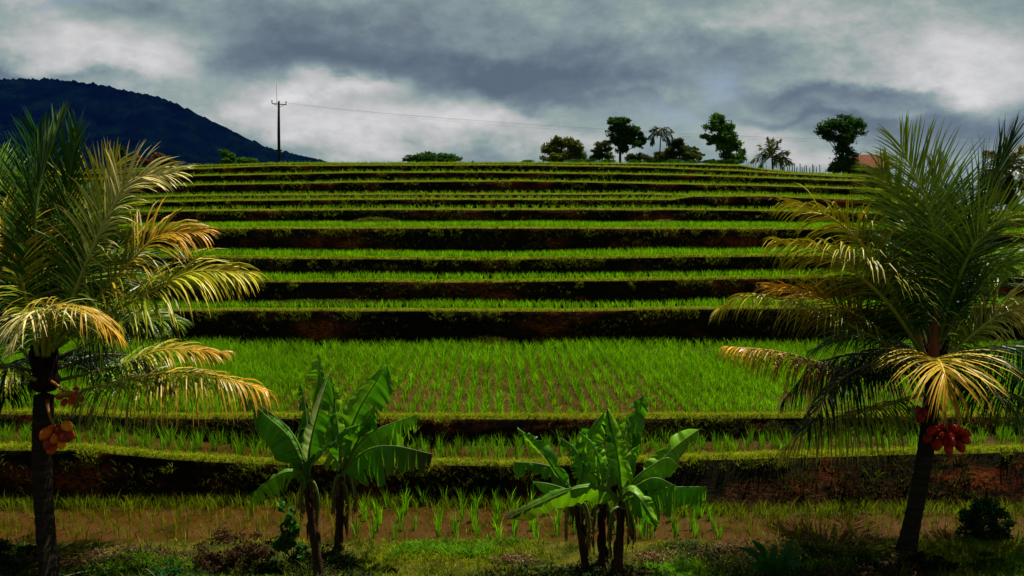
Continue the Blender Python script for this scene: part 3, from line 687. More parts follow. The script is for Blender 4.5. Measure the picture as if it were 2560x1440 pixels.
coconut_bunch(lp, (146, 1090), DL - .24, 26, (.21,.14,.19), .078, OR, P(118, 1000, DL - .1), 5)
coconut_bunch(lp, (180, 995), DL - .12, 9, (.16,.12,.14), .058, [(.42,.02,.012),(.5,.04,.01)], P(120, 950, DL - .05), 6)

# right palm
DR = 12.3
br = G(2262, 1375); rp = empty('coconut_palm', br, 'right coconut palm with a leaning curved trunk and dark red coconuts', 'palm tree', 'two young coconut palms in the foreground')
DR = float(br[1]) - .1
palm_trunk(rp, [br - np.array([0, 0, .15]), P(2290, 1260, DR), P(2312, 1140, DR), P(2326, 1030, DR), P(2335, 950, DR)], .125, .115)
crown_boots(rp, P(2336, 905, DR), .45, .17, seed=8)
m = MB(); tube(m, spline([P(2334, 925, DR - .12), P(2336, 850, DR - .14), P(2342, 770, DR - .14)], 10), np.linspace(.10, .035, 10), 9, (.20, .035, .010), wob=.08)
tube(m, spline([P(2315, 915, DR - .1), P(2300, 850, DR - .14), P(2290, 800, DR - .16)], 8), np.linspace(.05, .02, 8), 7, (.24, .12, .02)); m.build('petiole', M_rachis, rp)
RFR = [
 ([(2330,860,-.1),(2345,680,-.2),(2320,520,-.3),(2252,365,-.2)], dict(leaf=1.05, droop=.22, twist=40, cb=(.020,.075,.003), ct=(.22,.30,.03), a0=58, a1=24)),
 ([(2325,860,0),(2290,660,.1),(2255,520,.2),(2200,430,.2)], dict(leaf=.85, droop=.34, twist=60, cb=(.018,.07,.003), ct=(.22,.28,.03))),
 ([(2335,850,0),(2352,640,0),(2350,520,.1),(2335,420,.2)], dict(leaf=.85, droop=.15, twist=10, cb=cG, ct=(.12,.17,.01))),
 ([(2345,850,0),(2385,700,0),(2450,530,0),(2530,350,0)], dict(leaf=.9, droop=.2, twist=-65, cb=cD, ct=(.03,.08,.02), a0=46, a1=10)),
 ([(2345,860,-.1),(2380,740,-.3),(2440,610,-.5),(2530,540,-.6),(2600,550,-.6)], dict(leaf=.95, droop=.34, twist=-40, cb=(.03,.09,.003), ct=(.22,.30,.03))),
 ([(2318,900,-.1),(2250,770,-.2),(2180,640,-.2),(2080,545,-.1),(1970,505,0)], dict(leaf=.85, droop=.85, twist=40, cb=cD, ct=cY, rr=.04)),
 ([(2315,900,-.2),(2230,770,-.4),(2150,690,-.5),(2070,630,-.5),(1950,603,-.4)], dict(leaf=1.0, droop=1.1, twist=30, cb=cG, ct=cY, rr=.035)),
 ([(2310,900,0),(2180,810,.1),(2060,750,.2),(1920,715,.2)], dict(leaf=.7, droop=.6, twist=35, cb=cD, ct=cO)),
 ([(2310,910,-.1),(2160,830,-.2),(2040,775,-.2),(1880,735,-.2),(1800,770,-.2)], dict(leaf=.78, droop=1.1, twist=16, cb=cG, ct=cY)),
 ([(2310,935,0),(2200,930,.1),(2080,915,.2),(1950,880,.3),(1820,866,.3)], dict(leaf=.85, droop=2.0, twist=6, cb=cD, ct=cO, n=90, sag_var=.1, a0=86, a1=40, vee=5)),
 ([(2310,985,-.2),(2220,1010,-.5),(2130,1035,-.7),(2040,1060,-.8),(1960,1120,-.8)], dict(leaf=.85, droop=1.9, twist=6, cb=cYG, ct=cY, sag_var=.15, a0=84, a1=40, vee=5)),
 ([(2335,950,-.2),(2325,905,-.8),(2345,900,-1.3),(2360,930,-1.7),(2370,985,-1.9)], dict(leaf=.98, droop=.55, twist=0, cb=cY, ct=cO, n=56, start=.30, a0=80, a1=15, wdt=.024, sag_var=.5)),
 ([(2360,900,-.1),(2420,845,-.3),(2500,785,-.5),(2600,760,-.6)], dict(leaf=.8, droop=.8, twist=-30, cb=cYG, ct=cP, wdt=.028)),
 ([(2365,880,-.1),(2440,790,0),(2510,700,0),(2600,640,0)], dict(leaf=.6, droop=.8, twist=-10, cb=cYG, ct=cYG, n=30)),
 ([(2370,950,0),(2440,960,.1),(2530,985,.2),(2640,1010,.2)], dict(leaf=1.0, droop=2.2, twist=0, cb=cD, ct=cOl, sag_var=.1, a0=86, a1=50, vee=0)),
 ([(2365,920,.3),(2440,880,.5),(2530,870,.8),(2630,910,1.0)], dict(leaf=1.0, droop=1.0, twist=-10, cb=cD, ct=cG)),
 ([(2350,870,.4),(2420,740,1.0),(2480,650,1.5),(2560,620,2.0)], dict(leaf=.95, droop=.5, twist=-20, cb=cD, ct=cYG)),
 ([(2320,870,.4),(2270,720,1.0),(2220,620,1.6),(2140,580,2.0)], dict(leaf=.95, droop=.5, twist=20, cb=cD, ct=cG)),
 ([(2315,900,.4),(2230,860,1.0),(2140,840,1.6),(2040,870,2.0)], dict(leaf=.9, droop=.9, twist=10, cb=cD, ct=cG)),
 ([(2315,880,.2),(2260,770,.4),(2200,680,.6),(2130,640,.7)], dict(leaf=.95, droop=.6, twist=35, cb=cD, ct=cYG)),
 ([(2335,860,.5),(2345,700,1.2),(2360,560,1.8),(2370,470,2.4)], dict(leaf=.9, droop=.3, twist=0, cb=cD, ct=cG)),
 ([(2350,860,-.1),(2400,780,-.2),(2470,700,-.2),(2540,660,-.2)], dict(leaf=.8, droop=.6, twist=-40, cb=cG, ct=cOl)),
]
for k in range(9):
    a_ = 6.28 * k / 9 + .1; ex = 1.6 + .4 * (k % 3)
    c_ = P(2334, 930, DR); o_ = np.array([math.cos(a_), math.sin(a_), 0])
    pw = [c_ + o_ * .1, c_ + o_ * ex * .45 + np.array([0, 0, .25]), c_ + o_ * ex * .85 + np.array([0, 0, .05]), c_ + o_ * ex * 1.1 + np.array([0, 0, -.55])]
    if o_[1] < -.5: continue
    frond(rp, pw, leaf=.85, droop=1.4, twist=0, cb=cD, ct=cD, n=64, wdt=.022, a0=84, a1=40, vee=0)
for pts, kw in RFR: frond(rp, F3(pts, DR), **kw)
RD = [(.32,.010,.003),(.40,.02,.004),(.22,.008,.002)]
coconut_bunch(rp, (2370, 1096), DR - .2, 34, (.30,.16,.19), .078, RD, P(2340, 1000, DR - .1), 7)
coconut_bunch(rp, (2300, 1032), DR - .2, 6, (.12,.10,.09), .065, RD, P(2330, 970, DR - .1), 8)

# distant palms on the skyline
def small_palm(label, base_uv, top_uv, d, fr, tr, cb, ct, leaf):
    b = P(*base_uv, d); e = empty('coconut_palm', b, label, 'palm tree', 'palms on the skyline'); top = P(*top_uv, d)
    m = MB(); tube(m, spline([b - np.array([0, 0, 1.5]), b, (b + top) / 2, top], 12), np.linspace(tr, tr * .7, 12), 8, wob=.05); m.build('trunk', M_bark, e)
    for pts in fr:
        pp = [P(u, v, d + dd) for u, v, dd in pts]
        frond(e, [top] + pp, leaf=leaf, droop=.7, twist=random.uniform(-40, 40), cb=cb, ct=ct, n=26, rr=.05, wdt=.10, segs=3, start=.15)
small_palm('thin dark palm with drooping fronds behind the skyline trees', (1648,408), (1652,340), 95,
  [[(1640,328,0),(1622,345,0)],[(1645,324,.5),(1628,326,.8)],[(1652,322,1),(1650,330,2)],[(1662,322,0),(1682,328,0)],[(1668,330,0),(1684,350,0)],[(1638,336,-1),(1630,360,-1)],[(1664,336,-1),(1672,362,-1)],[(1655,328,-1),(1660,350,-2)],[(1644,330,1),(1636,338,1.4)]], .09, (.01,.025,.012), (.02,.04,.02), .8)
small_palm('stubby yellow green palm standing alone on the skyline left of the cane stakes', (1932,430), (1930,392), 72,
  [[(1922,368,0),(1918,348,0)],[(1932,365,.5),(1930,350,.8)],[(1940,370,0),(1950,352,0)],[(1912,380,0),(1900,365,0)],[(1905,390,0),(1882,402,0)],[(1912,400,-.5),(1900,425,-.5)],[(1950,385,0),(1968,382,0)],[(1952,395,0),(1978,408,0)],[(1945,404,-.5),(1958,425,-.5)],[(1925,380,1),(1915,372,2)]], .10, (.05,.07,.01), (.14,.15,.02), .75)
small_palm('yellow green palm partly hidden behind the right palm at the right edge', (2530,540), (2520,430), 45,
  [[(2500,395,0),(2470,380,0)],[(2520,385,.3),(2515,350,.5)],[(2540,395,0),(2560,370,0)],[(2550,415,0),(2590,440,0)],[(2490,420,0),(2460,450,0)],[(2545,430,-.5),(2565,480,-.5)],[(2505,440,-.5),(2490,490,-.5)]], .12, (.06,.07,.01), (.22,.2,.03), .8)

# ------------------------------------------------------------------ bananas
def banana_leaf(parent, pts, d0, hw, roll=0, fa=10, fb=10, tear=0.0, droop=0.0, c=(.04,.15,.008), c2=None, seed=0, pet=.12, n=62, tipc=None):
    tear = max(tear * .6, .03); vein = None
    rg = np.random.default_rng(seed); Pn = spline([P(u, v, d0 + dd) for u, v, dd in pts], n)
    c = np.array(c); c2 = c if c2 is None else np.array(c2)
    T = nrm(np.gradient(Pn, axis=0)); ts = np.linspace(0, 1, n)
    mb = MB(); tube(mb, Pn, .020 * (1 - ts) + .004, 6, np.array([.13, .20, .03]))
    view = nrm(Pn - np.array([0, 0, HC])); Lt = nrm(np.cross(T, view)); Nn = nrm(np.cross(Lt, T))
    flip = np.sign((Nn * -view).sum(1))[:, None]; Nn = Nn * flip
    r = R(roll); Lt, Nn = math.cos(r) * Lt + math.sin(r) * Nn, math.cos(r) * Nn - math.sin(r) * Lt
    q = np.clip((ts - pet) / (1 - pet), 0, 1); prof = (np.minimum(1, (q / .16)) ** .6) * np.clip(1 - q, 0, 1) ** .42 * 1.02
    prof[q <= 0] = 0
    hw_m = hw * d0 / F; K = 5
    for side, fo in ((-1, fa), (1, fb)):
        f = R(fo); rip = rg.normal(0, 1, n); rip = np.convolve(rip, [.15, .2, .3, .2, .15], 'same') * 1.3
        V = np.zeros((n, K + 1, 3)); C = np.zeros((n, K + 1, 3)); vein = 1 + .16 * rg.normal(0, 1, n); edge = rg.random(n) < .25
        for k in range(K + 1):
            s = k / K; wv = hw_m * prof * s * (1 + .05 * rip)
            ff = f * (.7 + .6 * s)
            off = (side * math.cos(ff) * Lt - math.sin(ff) * Nn) * wv[:, None] + T * (wv * .18)[:, None]
            off[:, 2] -= droop * wv * s; off += Nn * (.045 * rip * s)[:, None]
            V[:, k] = Pn + off
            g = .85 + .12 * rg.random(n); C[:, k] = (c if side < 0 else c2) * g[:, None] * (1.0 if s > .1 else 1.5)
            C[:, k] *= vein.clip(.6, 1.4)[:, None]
            if k == K: C[edge, k] = np.array([.16, .10, .03])
            if tipc is not None: C[:, k] = C[:, k] * (1 - q[:, None] ** 3) + np.array(tipc) * q[:, None] ** 3
        quads = []
        gap = rg.random(n) < tear
        Vd = []; Cd = []; cnt = 0
        # strips between tears; each strip keeps its own vertices so torn edges can spread
        i = 0; start = 0
        segs_ = []; 
        for i in range(1, n):
            if gap[i] or i == n - 1: segs_.append((start, i)); start = i
        for (a, b) in segs_:
            sag = rg.normal(0, 1) * .10 * (tear > 0) ; rot_ = rg.normal(0, .12) * (tear > 0)
            Vs = V[a:b + 1].copy(); sfr = np.linspace(0, 1, K + 1)[None, :, None]
            Vs[..., 2] -= (abs(sag) * sfr[..., 0] ** 2); Vs += Nn[a:b + 1][:, None, :] * rot_ * hw_m * sfr
            if tear > 0: # narrow strip tips
                ctr = Vs.mean(0, keepdims=True); Vs = Vs + (ctr - Vs) * (.35 * sfr ** 2) * (rg.random() < .8)
            m_ = b - a + 1; ix = np.arange(m_ * (K + 1)).reshape(m_, K + 1)
            qd = np.stack([ix[:-1, :-1], ix[:-1, 1:], ix[1:, 1:], ix[1:, :-1]], -1).reshape(-1, 4)
            mb.add(Vs.reshape(-1, 3), qd, None, C[a:b + 1].reshape(-1, 3))
    return mb.build('leaf', M_ban, parent)
def banana_plant(label, base_uv, stem, leaves, r0=.10):
    r0 = r0 * .85
    b = G(*base_uv); e = empty('banana_plant', b, label, 'banana plant', 'banana plants in the foreground'); d0 = float(b[1])
    pts = [b - np.array([0, 0, .1]), b] + [P(u, v, d0) for u, v in stem]
    Pn = spline(pts, 26); ts = np.linspace(0, 1, 26); m = MB()
    tube(m, Pn, r0 * (1 - .45 * ts) * (1 + .06 * np.sin(ts * 40)), 12, wob=.05)
    rg = random.Random(base_uv[0])
    for k in range(14):  # dry sheaths peeling off
        i = rg.randrange(2, 22); an = rg.uniform(0, 6.28); o = np.array([math.cos(an), math.sin(an), 0]); p = Pn[i] + o * r0 * .8
        tube(m, spline([p + np.array([0, 0, .1]), p + o * .02, p + o * .035 - np.array([0, 0, rg.uniform(.12, .3)])], 6), [.015, .03, .03, .024, .015, .005], 5)
    m.build('pseudostem', M_pstem, e)
    top_ = stem[-1]
    for k in range(3):
        su = (-1) ** k * rg.uniform(10, 26); z0 = rg.uniform(0, 30)
        dl = banana_leaf(e, [(top_[0], top_[1] + z0, -.05), (top_[0] + su, top_[1] + z0 + 12, -.12), (top_[0] + su * 1.5, top_[1] + z0 + 60, -.16), (top_[0] + su * 1.3, top_[1] + z0 + rg.uniform(90, 130), -.14)], d0, 17, seed=base_uv[0] * 3 + k, roll=rg.uniform(-40, 40), fa=50, fb=50, tear=.4, droop=.6, c=(.10,.055,.02), c2=(.13,.08,.035))
        dl.name = 'dead_leaf'
    for k, (pl, hw, kw) in enumerate(leaves): banana_leaf(e, pl, d0, hw, seed=base_uv[0] + k, **kw)
    return e
bG = (.070,.24,.005); bL = (.17,.38,.008); bD = (.018,.085,.006); bP = (.38,.45,.22)  # light and dark greens put lit and shaded leaf halves into the colour
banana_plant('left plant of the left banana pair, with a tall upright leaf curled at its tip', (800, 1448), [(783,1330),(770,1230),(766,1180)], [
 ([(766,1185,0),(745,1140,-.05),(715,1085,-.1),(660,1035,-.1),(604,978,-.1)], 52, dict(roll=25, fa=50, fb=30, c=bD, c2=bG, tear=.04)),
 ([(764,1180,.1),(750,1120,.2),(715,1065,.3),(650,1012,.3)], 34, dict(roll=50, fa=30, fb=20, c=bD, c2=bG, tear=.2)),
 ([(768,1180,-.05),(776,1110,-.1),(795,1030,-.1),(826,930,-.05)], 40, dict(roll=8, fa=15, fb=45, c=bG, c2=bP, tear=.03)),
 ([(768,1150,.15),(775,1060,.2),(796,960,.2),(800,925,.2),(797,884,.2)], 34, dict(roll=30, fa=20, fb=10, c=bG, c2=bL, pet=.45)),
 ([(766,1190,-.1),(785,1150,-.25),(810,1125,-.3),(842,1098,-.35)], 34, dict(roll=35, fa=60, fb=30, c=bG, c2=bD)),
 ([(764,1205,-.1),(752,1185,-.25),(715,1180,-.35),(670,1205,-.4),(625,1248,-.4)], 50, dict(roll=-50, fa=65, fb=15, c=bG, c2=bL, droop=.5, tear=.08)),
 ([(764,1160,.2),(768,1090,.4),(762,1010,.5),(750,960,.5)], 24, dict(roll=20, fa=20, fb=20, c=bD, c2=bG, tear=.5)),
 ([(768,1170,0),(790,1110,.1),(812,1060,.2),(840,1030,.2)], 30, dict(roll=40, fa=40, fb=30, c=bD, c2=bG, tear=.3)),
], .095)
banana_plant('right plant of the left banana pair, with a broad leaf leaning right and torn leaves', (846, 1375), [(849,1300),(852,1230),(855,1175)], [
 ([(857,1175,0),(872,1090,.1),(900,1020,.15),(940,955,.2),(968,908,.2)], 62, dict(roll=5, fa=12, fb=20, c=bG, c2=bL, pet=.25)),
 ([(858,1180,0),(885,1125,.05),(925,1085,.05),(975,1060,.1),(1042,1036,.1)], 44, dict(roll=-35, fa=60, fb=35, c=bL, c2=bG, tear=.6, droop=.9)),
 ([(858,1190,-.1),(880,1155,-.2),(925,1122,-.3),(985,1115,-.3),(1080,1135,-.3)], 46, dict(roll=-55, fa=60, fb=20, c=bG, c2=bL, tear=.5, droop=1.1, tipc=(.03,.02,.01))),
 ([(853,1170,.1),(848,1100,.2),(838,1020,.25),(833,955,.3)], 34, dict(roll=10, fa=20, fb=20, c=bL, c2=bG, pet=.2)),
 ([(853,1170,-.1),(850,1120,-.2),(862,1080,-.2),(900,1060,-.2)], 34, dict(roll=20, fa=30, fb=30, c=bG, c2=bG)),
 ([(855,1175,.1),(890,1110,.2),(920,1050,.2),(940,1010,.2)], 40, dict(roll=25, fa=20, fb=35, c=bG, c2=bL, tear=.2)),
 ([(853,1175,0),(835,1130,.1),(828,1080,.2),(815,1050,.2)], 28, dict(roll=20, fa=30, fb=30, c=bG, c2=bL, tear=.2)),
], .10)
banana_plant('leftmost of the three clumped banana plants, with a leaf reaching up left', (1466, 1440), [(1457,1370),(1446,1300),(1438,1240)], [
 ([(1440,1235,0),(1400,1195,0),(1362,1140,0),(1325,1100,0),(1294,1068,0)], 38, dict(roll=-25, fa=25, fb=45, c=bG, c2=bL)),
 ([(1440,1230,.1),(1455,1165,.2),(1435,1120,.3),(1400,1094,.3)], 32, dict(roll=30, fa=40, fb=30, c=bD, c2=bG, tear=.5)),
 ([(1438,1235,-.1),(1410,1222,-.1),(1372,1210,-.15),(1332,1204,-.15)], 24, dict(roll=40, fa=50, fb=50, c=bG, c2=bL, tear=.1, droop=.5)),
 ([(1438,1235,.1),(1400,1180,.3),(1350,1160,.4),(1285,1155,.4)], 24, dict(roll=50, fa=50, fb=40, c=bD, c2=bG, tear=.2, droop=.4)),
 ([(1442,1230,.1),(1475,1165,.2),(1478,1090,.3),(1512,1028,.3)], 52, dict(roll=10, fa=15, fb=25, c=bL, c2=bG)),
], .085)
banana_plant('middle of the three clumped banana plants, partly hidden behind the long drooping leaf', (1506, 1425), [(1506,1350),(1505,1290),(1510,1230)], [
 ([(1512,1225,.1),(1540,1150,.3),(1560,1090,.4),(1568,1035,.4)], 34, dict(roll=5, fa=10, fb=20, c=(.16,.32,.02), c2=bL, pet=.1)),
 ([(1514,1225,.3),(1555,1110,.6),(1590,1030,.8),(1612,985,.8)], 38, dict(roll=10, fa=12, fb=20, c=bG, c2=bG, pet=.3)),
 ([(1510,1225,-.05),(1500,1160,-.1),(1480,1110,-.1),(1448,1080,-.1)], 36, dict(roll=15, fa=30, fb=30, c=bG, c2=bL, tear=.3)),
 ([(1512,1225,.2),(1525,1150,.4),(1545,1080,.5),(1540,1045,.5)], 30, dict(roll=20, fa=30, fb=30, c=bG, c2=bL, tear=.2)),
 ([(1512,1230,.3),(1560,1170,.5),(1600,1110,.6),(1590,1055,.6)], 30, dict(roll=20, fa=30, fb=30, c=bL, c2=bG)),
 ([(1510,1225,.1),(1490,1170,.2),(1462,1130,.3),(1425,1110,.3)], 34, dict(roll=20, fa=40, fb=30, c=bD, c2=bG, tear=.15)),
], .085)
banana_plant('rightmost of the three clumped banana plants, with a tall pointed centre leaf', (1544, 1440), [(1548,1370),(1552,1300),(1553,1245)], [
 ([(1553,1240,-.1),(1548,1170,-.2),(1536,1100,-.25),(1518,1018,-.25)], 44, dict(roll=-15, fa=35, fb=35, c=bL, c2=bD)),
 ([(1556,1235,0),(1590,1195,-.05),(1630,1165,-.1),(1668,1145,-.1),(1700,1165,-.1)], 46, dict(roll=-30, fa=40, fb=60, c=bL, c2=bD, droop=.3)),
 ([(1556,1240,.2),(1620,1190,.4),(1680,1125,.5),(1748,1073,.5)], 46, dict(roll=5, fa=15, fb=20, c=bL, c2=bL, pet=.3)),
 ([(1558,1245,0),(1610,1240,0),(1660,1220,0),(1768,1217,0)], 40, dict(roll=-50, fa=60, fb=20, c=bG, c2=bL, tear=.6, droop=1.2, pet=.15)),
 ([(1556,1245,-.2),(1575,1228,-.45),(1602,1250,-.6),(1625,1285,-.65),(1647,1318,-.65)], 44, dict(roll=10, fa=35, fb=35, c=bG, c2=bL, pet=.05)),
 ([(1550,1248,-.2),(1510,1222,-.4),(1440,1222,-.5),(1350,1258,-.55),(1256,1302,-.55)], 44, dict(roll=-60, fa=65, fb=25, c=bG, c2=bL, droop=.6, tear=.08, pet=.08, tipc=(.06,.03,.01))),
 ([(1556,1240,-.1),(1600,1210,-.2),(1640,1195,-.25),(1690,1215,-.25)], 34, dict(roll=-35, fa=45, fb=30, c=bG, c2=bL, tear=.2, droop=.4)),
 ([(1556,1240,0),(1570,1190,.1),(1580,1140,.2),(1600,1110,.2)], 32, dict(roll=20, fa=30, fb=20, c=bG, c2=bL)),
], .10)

# ------------------------------------------------------------------ foreground plants and debris
def shrub(name, label, cat, uv, blobs, n, size, c0, c1, seed, zb=None, flat=.3, aspect=2.2, stems=8, group=None, shell=.35):
    b = G(*uv); d = float(b[1]); e = empty(name, b, label, cat, group); s = d / F; BB = []
    for (u, v, ru, rv) in blobs:
        c = P(u, v, d); c[2] = max(c[2], rv * s * .5); BB.append((*c, ru * s, ru * s * .8, rv * s))
    BIG = BB; BB = []; rg = random.Random(seed)
    for b_ in BIG:
        for k in range(8):
            dq = nrm([rg.gauss(0, 1), rg.gauss(0, 1), rg.gauss(.2, 1)]); cc_ = np.array(b_[:3]) + dq * np.array(b_[3:]) * rg.uniform(.4, 1.1); cc_[2] = max(cc_[2], .03); BB.append((*cc_, *(np.array(b_[3:]) * rg.uniform(.22, .55))))
    m = MB(); rg = random.Random(seed)
    for k in range(stems):
        bb = BB[rg.randrange(len(BB))]; tgt = np.array(bb[:3]) + np.array([rg.uniform(-1, 1) * bb[3], rg.uniform(-1, 1) * bb[4], rg.uniform(0, 1) * bb[5]]) * .8
        o = b + np.array([rg.uniform(-.1, .1), rg.uniform(-.1, .1), -.03]); tube(m, spline([o, (o + tgt) / 2 + np.array([0, 0, .05]), tgt], 6), np.linspace(.012, .004, 6), 5)
    m.build('stem', M_tbark, e)
    m = MB(); leafcloud(m, BB, n, size, c0, c1, seed, flat, shell, aspect); m.build('foliage', M_leaf, e, smooth=False); return e
shrub('leafy_plant', 'leafy green plant leaning against the foot of the left banana pair', 'plant', (735, 1425), [(715,1300,26,36),(735,1350,34,36),(700,1360,30,30),(745,1395,30,20)], 700, .10, (.015,.06,.010), (.05,.13,.010), 21, aspect=1.6)
shrub('brown_shrub', 'brown and purple leaved low shrub left of the left banana pair', 'shrub', (570, 1425), [(560,1362,60,26),(620,1358,60,28),(520,1400,46,22),(590,1410,70,24),(650,1400,50,26),(540,1425,60,20)], 2800, .062, (.10,.045,.02), (.035,.022,.012), 22)
shrub('green_shrub', 'low green leafy plant at the bottom edge left of the brown shrub', 'shrub', (425, 1450), [(410,1420,40,18),(450,1430,30,18)], 500, .07, (.01,.05,.012), (.03,.10,.012), 23)
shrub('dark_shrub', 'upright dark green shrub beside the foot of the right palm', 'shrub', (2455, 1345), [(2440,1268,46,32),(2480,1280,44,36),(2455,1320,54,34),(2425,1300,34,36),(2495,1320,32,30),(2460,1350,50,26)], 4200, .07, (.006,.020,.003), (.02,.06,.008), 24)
shrub('low_weed', 'low dark green weed right below the dark shrub in the right corner', 'weed', (2480, 1420), [(2490,1395,30,14),(2450,1410,34,12)], 500, .06, (.010,.04,.006), (.04,.10,.010), 25)
shrub('ground_cover', 'mat of small leaved ground cover between the right banana clump and the spiky plant', 'weed', (1830, 1425), [(1800,1420,44,12),(1860,1405,44,14),(1840,1430,60,12)], 1500, .04, (.03,.05,.010), (.09,.10,.02), 26)
shrub('weed', 'clump of pale weeds around the foot of the left banana pair', 'weed', (860, 1415), [(850,1400,26,16),(880,1415,34,16),(845,1430,26,14)], 900, .05, (.03,.09,.008), (.10,.15,.012), 27)
shrub('weed', 'dark scrub at the foot of the three clumped banana plants', 'weed', (1500, 1440), [(1480,1425,40,14),(1540,1432,50,14),(1590,1425,36,12)], 900, .05, (.02,.03,.008), (.06,.06,.02), 28)
shrub('scrub', 'near black scrub added as the palm shade at the bottom left corner', 'scrub', (30, 1440), [(10,1400,40,16),(50,1415,40,16),(70,1380,26,14),(-20,1380,40,20)], 1500, .06, (.005,.014,.002), (.014,.035,.004), 31)  # scrub added to darken ground where only the palm's shadow falls
shrub('scrub', 'near black scrub added as shade around the foot of the right palm', 'scrub', (2220, 1425), [(2160,1405,40,14),(2220,1415,44,16),(2300,1400,40,16),(2350,1415,44,16)], 2000, .06, (.005,.014,.002), (.016,.036,.004), 32)  # added scrub, near-black to stand in for the right palm's shadow
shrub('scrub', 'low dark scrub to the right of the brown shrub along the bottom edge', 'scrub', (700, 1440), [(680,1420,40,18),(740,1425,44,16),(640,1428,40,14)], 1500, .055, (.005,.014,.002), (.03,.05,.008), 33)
def debris(label, uv, n, ext, L, cols, seed, cat='debris', name='dry_litter', zoff=0.005, wid=.006):
    b = G(*uv) if len(uv) == 2 else np.array(uv); rg = random.Random(seed); m = MB()
    for k in range(n):
        o = b + np.array([rg.gauss(0, ext[0]), rg.gauss(0, ext[1]), abs(rg.gauss(0, ext[2])) + zoff]); an = rg.uniform(0, 6.28); ln = L * rg.uniform(.4, 1.2)
        D = np.array([math.cos(an), math.sin(an) * .7, rg.uniform(-.15, .35)]); D = D / np.linalg.norm(D); c = np.array(cols[rg.randrange(len(cols))]) * rg.uniform(.7, 1.3)
        tube(m, spline([o, o + D * ln * .5 + np.array([0, 0, .03]), o + D * ln - np.array([0, 0, .03])], 5), wid * np.array([.6, 1, 1, .7, .3]), 4, c)
    o = m.build(name, M_grass, origin=tuple(b)); return tag(o, label, cat)
DC = [(.22,.12,.05),(.16,.07,.03),(.28,.2,.10),(.10,.05,.03)]
debris('heap of dry brown litter on the earth mound right of the left palm trunk', (300, 1400), 260, (.34,.14,.04), .35, DC, 1)
debris('two long pale dead stalks propped on the earth mound', (290, 1425), 3, (.15,.02,.1), .9, [(.32,.24,.14)], 2, name='dead_stalk')
debris('small pile of dry red brown leaves left of the three banana plants', (1290, 1405), 240, (.15,.09,.03), .12, DC, 3)
debris('dry straw pile right of the three banana plants', (1635, 1400), 300, (.20,.10,.03), .12, DC, 4)
debris('dry brown clippings left of the spiky plant', (1800, 1378), 260, (.30,.12,.02), .14, DC, 9)
debris('pale stems scattered in the mud beside the right palm trunk', (2400, 1238), 40, (.5,.12,.02), .3, [(.3,.22,.15)], 5)
def wedge_mound(label, uA, vA, lev_y, lev_z, rx, ry, rz, c, seed, name='grass_mound'):
    X = P(uA, vA, lev_y)[0]; rz = rz * .62; m = MB(); ns, nr_ = 28, 9; V = []
    for i in range(nr_ + 1):
        s = i / nr_
        for j in range(ns):
            a = 2 * math.pi * j / ns; k = 1 + .35 * fbm(math.cos(a) * 1.5 + seed, math.sin(a) * 1.5, 3); V.append((X + rx * s * k * math.cos(a), lev_y + ry * s * k * math.sin(a), lev_z + rz * (1 - s ** 2) + .05 * fbm(s * 6 + seed, a * 2, 3)))
    q = [(i * ns + j, i * ns + (j + 1) % ns, (i + 1) * ns + (j + 1) % ns, (i + 1) * ns + j) for i in range(nr_) for j in range(ns)]
    m.add([tuple(v) for v in V], q)
    o = m.build(name, M_verge, origin=(X, lev_y, lev_z)); 
    g = MB(); rg = np.random.default_rng(seed); n_ = int(900 * rx * ry); a = rg.random(n_) * 6.28; s = rg.random(n_) ** .5
    p = np.stack([X + rx * s * np.cos(a), lev_y + ry * s * np.sin(a), lev_z + rz * (1 - s ** 2)], 1)
    blades(g, p, .12, 5, .05, 1.2, .02, c, tuple(np.array(c) * 1.4), .35)
    gg = g.build('tuft', M_grass, None, smooth=False); gg.data.transform(__import__('mathutils').Matrix.Translation((-X, -lev_y, -lev_z))); gg.parent = o
    return tag(o, label, 'mound')
zC = lipZ(1, np.array([0.]))[0] - .03; zD = lipZ(2, np.array([-4.]))[0] - .03; zG = lipZ(5, np.array([-4.]))[0] - .03
wedge_mound('grassy olive mound of slumped earth at the back of the widest terrace', 1218, 845, 24.7, zC, 1.0, .45, .55, (.08,.08,.008), 3)
wedge_mound('long low weedy ledge against the bank left of centre', 850, 750, 25.95, zD, 3.6, .35, .30, (.06,.07,.012), 4, 'weedy_ledge')
wedge_mound('dried grass heap slumped on the upper bank left of centre', 940, 560, 33.0, zG, 1.3, .45, .50, (.08,.085,.008), 5)
wedge_mound('low weedy heap beside the dried grass heap on the upper bank', 840, 560, 33.0, zG, 1.3, .4, .25, (.09,.10,.012), 7)
wedge_mound('small patch of slipped grass on the upper bank right of centre', 1660, 560, 33.0, zG, .7, .4, .35, (.10,.10,.02), 6)

